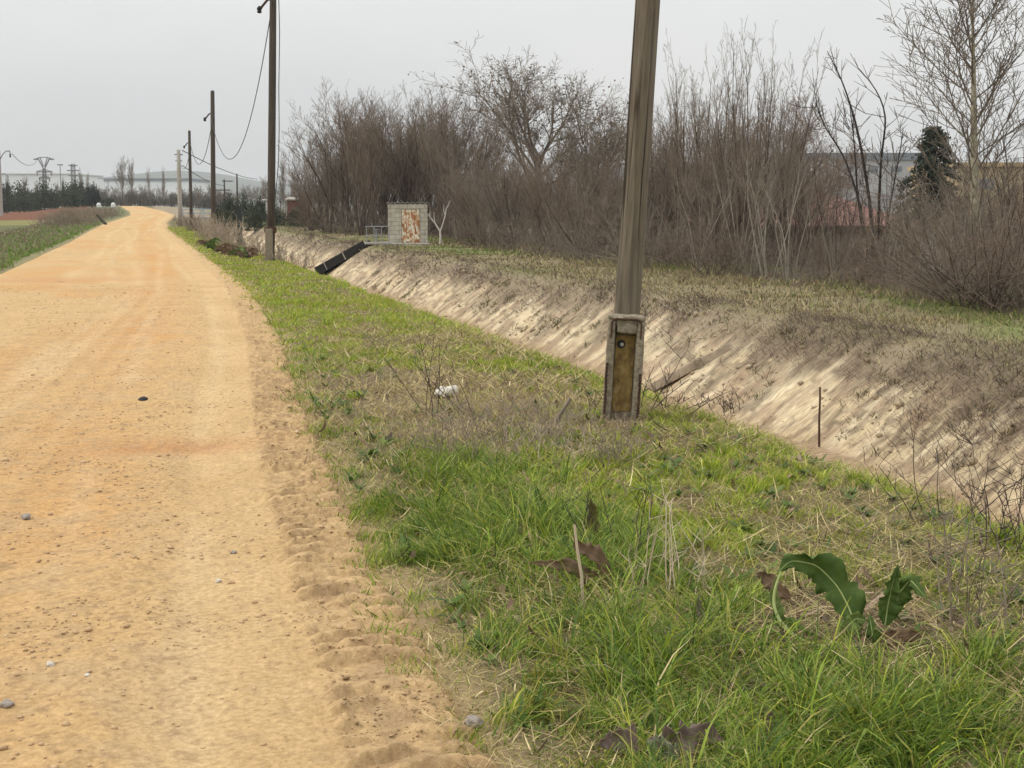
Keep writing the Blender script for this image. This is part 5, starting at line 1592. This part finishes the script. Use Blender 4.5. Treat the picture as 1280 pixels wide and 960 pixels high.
# weeds near second and third pole
GR = 'dry weeds around the distant poles'
for px, D, h, lab in ((272, 62, 1.2, 'pale dry reeds in front of the third pole'), (281, 57, 1.0, 'second clump of pale dry reeds by the third pole'), (262, 72, .9, 'brown dry weeds left of the third pole'),
                      (246, 90, 1.0, 'dry weeds at the foot of the fourth pole'), (236, 108, 1.0, 'dry weeds at the foot of the pale pole'), (300, 51, .7, 'dry weeds right of the third pole'), (326, 45, .5, 'dry weeds left of the second pole foot'), (356, 41, .45, 'dry weeds right of the second pole foot')):
    stalks('dry_weed', 0, 0, 70, h, .8, M['paleweed'] if px in (272, 281) else M['weedstem'], lab, group=GR, branch=5, r=.010 * D / 60, p=spot(px, D), lean=.25)
GL = 'dry weeds along the left road edge'
for i in range(16):
    Y = 112 + i * 4.6 + random.uniform(-2, 2); l = random.uniform(1.6, 4.2)
    X = float(road_l(Y)) - l
    stalks('dry_weed', 0, 0, 70, random.uniform(.8, 1.35), 1.5, M['weedstem'], 'tall grey dry weeds along the left side of the road', group=GL, branch=5, r=.009 * Y / 60, p=Vector((X, Y, float(H(X, Y)))), lean=.22)


def leafy(name, leaves, loc, rz, label, cat, extra=None):
    """leaves: (centreline points, max width, colour stops, name)"""
    root = empty(name, loc, rz)
    for pts, wd, mat, nm, fold in leaves:
        P = np.array(pts, float); n = 34
        tt = np.linspace(0, len(P) - 1, n)
        Cc = np.stack([np.interp(tt, np.arange(len(P)), P[:, k]) for k in range(3)], -1)
        for _ in range(3): Cc[1:-1] = (Cc[:-2] + 2 * Cc[1:-1] + Cc[2:]) / 4
        T = np.gradient(Cc, axis=0); T /= np.linalg.norm(T, axis=1, keepdims=True)
        side = np.cross(T, np.array([.25, -1, .15])); side /= np.linalg.norm(side, axis=1, keepdims=True)
        nor = np.cross(side, T)
        f = np.linspace(0, 1, n)
        prof = np.sin(np.clip(f * 1.02, 0, 1) ** .75 * PI) ** .7
        prof = np.maximum(prof, .04)
        rows = []
        for j, s in enumerate((-1, -.55, 0, .55, 1)):
            wave = 1 + 1.7 * (fbm(f * 15 + j * 31, f * 0 + wd * 977, 401, 4) - .5) * abs(s)
            bend = fold * abs(s) + 1.5 * (fbm(f * 11 + j * 17, f * 0 + wd * 533, 402, 3) - .5) * abs(s)
            rows.append(Cc + side * (s * wd / 2 * prof * wave)[:, None] + nor * (bend * wd / 2 * prof)[:, None])
        V = np.stack(rows, 1).reshape(-1, 3)
        lo = npmesh(nm, V, grid(range(5), range(n)), None, mat, root, None, True)
        sub = lo.modifiers.new('thick', 'SOLIDIFY'); sub.thickness = .0015
        rib = tube_obj('midrib', [(Cc - nor * .001, np.linspace(.0045, .0012, n))], M['rib'] if mat in (dkg, ltg) else mat, lo, 6)
    return tag(root, label, cat)


def docklf(name, a, b):
    m = pm(name, two(a, b), 18, rough=.6, bump=.8, bscale=22, spec=.3, bdist=.004)
    N = m.node_tree.nodes; L = m.node_tree.links; bs = N['Principled BSDF']
    tr = N.new('ShaderNodeBsdfTranslucent'); tr.inputs[0].default_value = (*b, 1)
    mx = N.new('ShaderNodeMixShader'); mx.inputs[0].default_value = .3
    L.new(bs.outputs[0], mx.inputs[1]); L.new(tr.outputs[0], mx.inputs[2]); L.new(mx.outputs[0], N['Material Output'].inputs[0])
    return m


M['rib'] = pm('pale_midrib', two((.30, .36, .12), (.42, .46, .20)), 10, bump=0)
dkg = docklf('dark_dock_leaf', (.055, .105, .018), (.125, .19, .038))
ltg = docklf('light_dock_leaf', (.12, .18, .04), (.20, .26, .07))
brl = docklf('brown_dock_leaf', (.13, .085, .052), (.27, .18, .105))
prl = docklf('purple_dead_leaf', (.15, .105, .09), (.30, .22, .185))
p = gp(1062, 808)
k = (p.x * Fh[0] + p.y * Fh[1]) / FPX        # metres per photo pixel here


def L2(*q): return [((x - 1062) * k, y_, (808 - y) * k) for x, y, y_ in q]


leafy('dock_plant', [
    (L2((1062, 806, 0), (1065, 775, .03), (1045, 740, .05), (1018, 712, .04), (985, 702, -.02), (970, 716, -.06)), .115, dkg, 'leaf', .12),
    (L2((1040, 806, -.03), (1005, 800, -.06), (975, 778, -.08), (964, 750, -.06), (968, 722, -.05)), .052, ltg, 'leaf', .8),
    (L2((1105, 785, .02), (1108, 760, .03), (1112, 735, .03), (1119, 704, .02)), .075, dkg, 'leaf', .7),
    (L2((1108, 775, .05), (1122, 745, .06), (1135, 725, .05), (1156, 746, .02)), .075, dkg, 'leaf', .15),
    (L2((1060, 806, -.05), (1055, 785, -.07), (1068, 770, -.06), (1082, 772, -.05)), .07, ltg, 'leaf', .4),
    (L2((1075, 808, -.04), (1090, 790, -.06), (1085, 765, -.04)), .05, dkg, 'leaf', .4),
    (L2((985, 760, .05), (965, 745, .05), (950, 732, .06), (940, 728, .04)), .05, brl, 'leaf', .3),
    (L2((1040, 812, -.05), (1000, 806, -.08), (960, 800, -.08), (900, 795, -.06)), .075, brl, 'leaf', .25),
    (L2((1050, 815, -.08), (1020, 830, -.10), (1005, 836, -.14)), .085, prl, 'leaf', .2),
    (L2((1095, 800, .0), (1130, 795, .0), (1165, 790, .05)), .055, brl, 'leaf', .3),
    (L2((1100, 812, -.02), (1140, 815, -.05), (1185, 806, -.05)), .05, brl, 'leaf', .3),
], (p.x, p.y, p.z + .015), -math.atan2(p.x, p.y), 'large dock plant with arching dark green leaves in brown litter', 'plant')
DOCK = S.objects['dock_plant']
stk = [L2((1042, 806, -.12), (1005, 801, -.11), (978, 783, -.10), (966, 760, -.09), (966, 738, -.08), (974, 714, -.07))]
Pp = np.array(stk[0]); tt = np.linspace(0, 5, 18); Pp = np.stack([np.interp(tt, np.arange(6), Pp[:, q]) for q in range(3)], -1)
for _ in range(2): Pp[1:-1] = (Pp[:-2] + 2 * Pp[1:-1] + Pp[2:]) / 4
tube_obj('stalk', [(Pp, np.linspace(.0085, .004, 18))], M['rib'], DOCK, 8)
p = gp(742, 690); k = (p.x * Fh[0] + p.y * Fh[1]) / FPX


def L3(x0, y0, *q): return [((x - x0) * k, yy, (y0 - y) * k) for x, y, yy in q]


leafy('dock_plant', [(L3(742, 690, (743, 690, 0), (742, 665, .0), (740, 640, .01), (738, 620, .0)), .055, docklf('olive_dock_leaf', (.10, .085, .025), (.18, .15, .04)), 'leaf', .3),
                     (L3(742, 690, (745, 690, .02), (752, 675, .03), (760, 660, .05)), .035, dkg, 'leaf', .3)], p, -math.atan2(p.x, p.y), 'single olive dock leaf standing upright in the grass', 'plant')
p = gp(678, 660); k = (p.x * Fh[0] + p.y * Fh[1]) / FPX
leafy('dock_plant', [(L3(678, 660, (681, 660, 0), (678, 640, .0), (673, 622, .02), (669, 606, .03)), .05, dkg, 'leaf', .4),
                     (L3(678, 660, (679, 660, .02), (688, 645, .03), (694, 635, .05)), .03, ltg, 'leaf', .3)], p, -math.atan2(p.x, p.y), 'dark green dock leaf left of the olive dock leaf', 'plant')
p = gp(825, 955); k = (p.x * Fh[0] + p.y * Fh[1]) / FPX
leafy('withered_plant', [(L3(825, 955, (800, 965, 0), (840, 950, -.02), (880, 938, .0), (905, 945, .0)), .09, prl, 'leaf', .25),
                         (L3(825, 955, (800, 965, 0), (770, 950, 0), (745, 955, -.02)), .08, prl, 'leaf', .25),
                         (L3(825, 955, (810, 965, -.02), (835, 958, -.05), (850, 962, -.06)), .10, docklf('grey_green_leaf', (.14, .15, .09), (.24, .25, .16)), 'leaf', .2)],
      (p.x, p.y, p.z + .06), -math.atan2(p.x, p.y), 'withered purple leaves at the bottom edge of the picture', 'plant')
p = gp(725, 745); k = (p.x * Fh[0] + p.y * Fh[1]) / FPX
leafy('withered_plant', [(L3(725, 745, (765, 735, .04), (748, 700, .03), (725, 690, .02), (716, 672, 0)), .06, brl, 'leaf', .3), (L3(725, 745, (760, 740, .05), (710, 710, .0), (660, 706, -.03)), .05, brl, 'leaf', .3)],
      (p.x, p.y, p.z + .02), -math.atan2(p.x, p.y), 'curled brown dead leaves behind the broken white cane', 'plant')
# clumps of dark dock weeds by the road below the third pole
GD = 'dark dock weeds by the road'
for i, (px, D) in enumerate(((270, 50), (282, 47), (294, 45), (305, 43), (258, 56))):
    p = spot(px, D); s = D / 45
    lv = []
    for j in range(7):
        a = random.uniform(0, 6.28); rr_ = random.uniform(.25, .5); hz = random.uniform(.12, .32)
        lv.append(([(0, 0, 0), (rr_ * .4 * math.cos(a), rr_ * .4 * math.sin(a), hz * .8), (rr_ * .8 * math.cos(a), rr_ * .8 * math.sin(a), hz), (rr_ * 1.2 * math.cos(a), rr_ * 1.2 * math.sin(a), hz * .6)], .15, random.choice([dkg, brl, brl]), 'leaf', .3))
    o = leafy('dock_plant', lv, p, 0, 'dark wilted dock weed at the road edge below the third pole', 'plant'); o['group'] = GD


def stick(name, pts, r, mat, label, cat='stick', D=None, twigs=()):
    ls = [(np.array(pts, float), np.linspace(r, r * .75, len(pts)))]
    for a, b in twigs: ls.append((np.array([a, (np.array(a) + np.array(b)) / 2 + np.array([.01, 0, .01]), b], float), np.array([r * .5, r * .4, r * .2])))
    o = tube_obj(name, [(p_ - np.array(pts[0]), r_) for p_, r_ in ls], mat, None, 7)
    o.location = pts[0]
    return tag(o, label, cat)


p = gp(729, 768); D = p.x * Fh[0] + p.y * Fh[1]
stick('broken_cane', [p[:], at(727, 720, D)[:], at(722, 690, D)[:], at(718, 656, D)[:]], .0068, M['straw'], 'broken white cane standing in lush grass')
p = gp(834, 745); D = p.x * Fh[0] + p.y * Fh[1]
stick('dry_cane', [p[:], at(832, 700, D)[:], at(833, 640, D)[:], at(832, 618, D)[:]], .0035, M['straw'], 'thin pale upright cane right of the broken white cane')
p = gp(1024, 562); D = p.x * Fh[0] + p.y * Fh[1]
stick('rusty_stake', [p[:], at(1024, 525, D)[:], at(1025, 500, D)[:], at(1025, 484, D)[:]], .017, M['rust'], 'dark rusty stake upright on the canal edge', 'stake')
p = gp(692, 535); D = p.x * Fh[0] + p.y * Fh[1]
stick('dead_branch', [p[:], at(700, 518, D)[:], at(708, 506, D)[:], at(713, 498, D)[:]], .016, M['bark_grey'], 'short grey dead branch slanting in the dry weeds', 'branch')
p = gp(133, 281); D = p.x * Fh[0] + p.y * Fh[1]
stick('leaning_stake', [p[:], at(128, 276, D)[:], at(121, 268, D)[:]], .13, M['wood_dark'], 'dark leaning stake on the left road edge far off', 'stake')

# concrete drain running down the slope
ya = gp(935, 416).y; a = Vector((10.35, ya, float(H(10.35, ya)) - .005)); b = Vector((9.15, ya + 1.0, float(H(9.15, ya + 1.0)) - .005))
dn = empty('slope_drain', a); d = b - a; q = d.to_track_quat('X', 'Z').to_matrix(); Ln = d.length
m = MB(); m.box(Ln, .05, .15, q @ Vector((Ln / 2, -.14, 0)), q, .01); m.box(Ln, .05, .15, q @ Vector((Ln / 2, .14, 0)), q, .01); m.box(Ln, .23, .04, q @ Vector((Ln / 2, 0, -.05)), q); m.rough(.012, 6, 2)
m.build('channel', pm('stained_concrete', two((.26, .21, .155), (.44, .36, .27)), 8, bump=.5), dn)
m = MB(); m.box(.14, .42, .22, q @ Vector((Ln * .36, 0, -.02)), q, .02); m.build('joint_collar', M['concrete'], dn)
tag(dn, 'narrow grey concrete drain running down the canal slope', 'drain')

# ------------------------------------------------------------------ air
bm = bmesh.new(); bmesh.ops.create_cube(bm, size=1)
me = bpy.data.meshes.new('haze'); bm.to_mesh(me); bm.free()
hz = link('haze', me); hz.scale = (10000, 6600, 140); hz.location = (0, 2900, 60)
hm = bpy.data.materials.new('thin_damp_air'); hm.use_nodes = True
tn = hm.node_tree; tn.nodes.remove(tn.nodes['Principled BSDF'])
pv = tn.nodes.new('ShaderNodeVolumePrincipled'); pv.inputs['Density'].default_value = HAZE
pv.inputs['Color'].default_value = (.88, .90, .92, 1)
tn.links.new(pv.outputs[0], tn.nodes['Material Output'].inputs['Volume'])
me.materials.append(hm); tag(hz, 'thin grey haze over the fields', 'haze', kind='stuff')
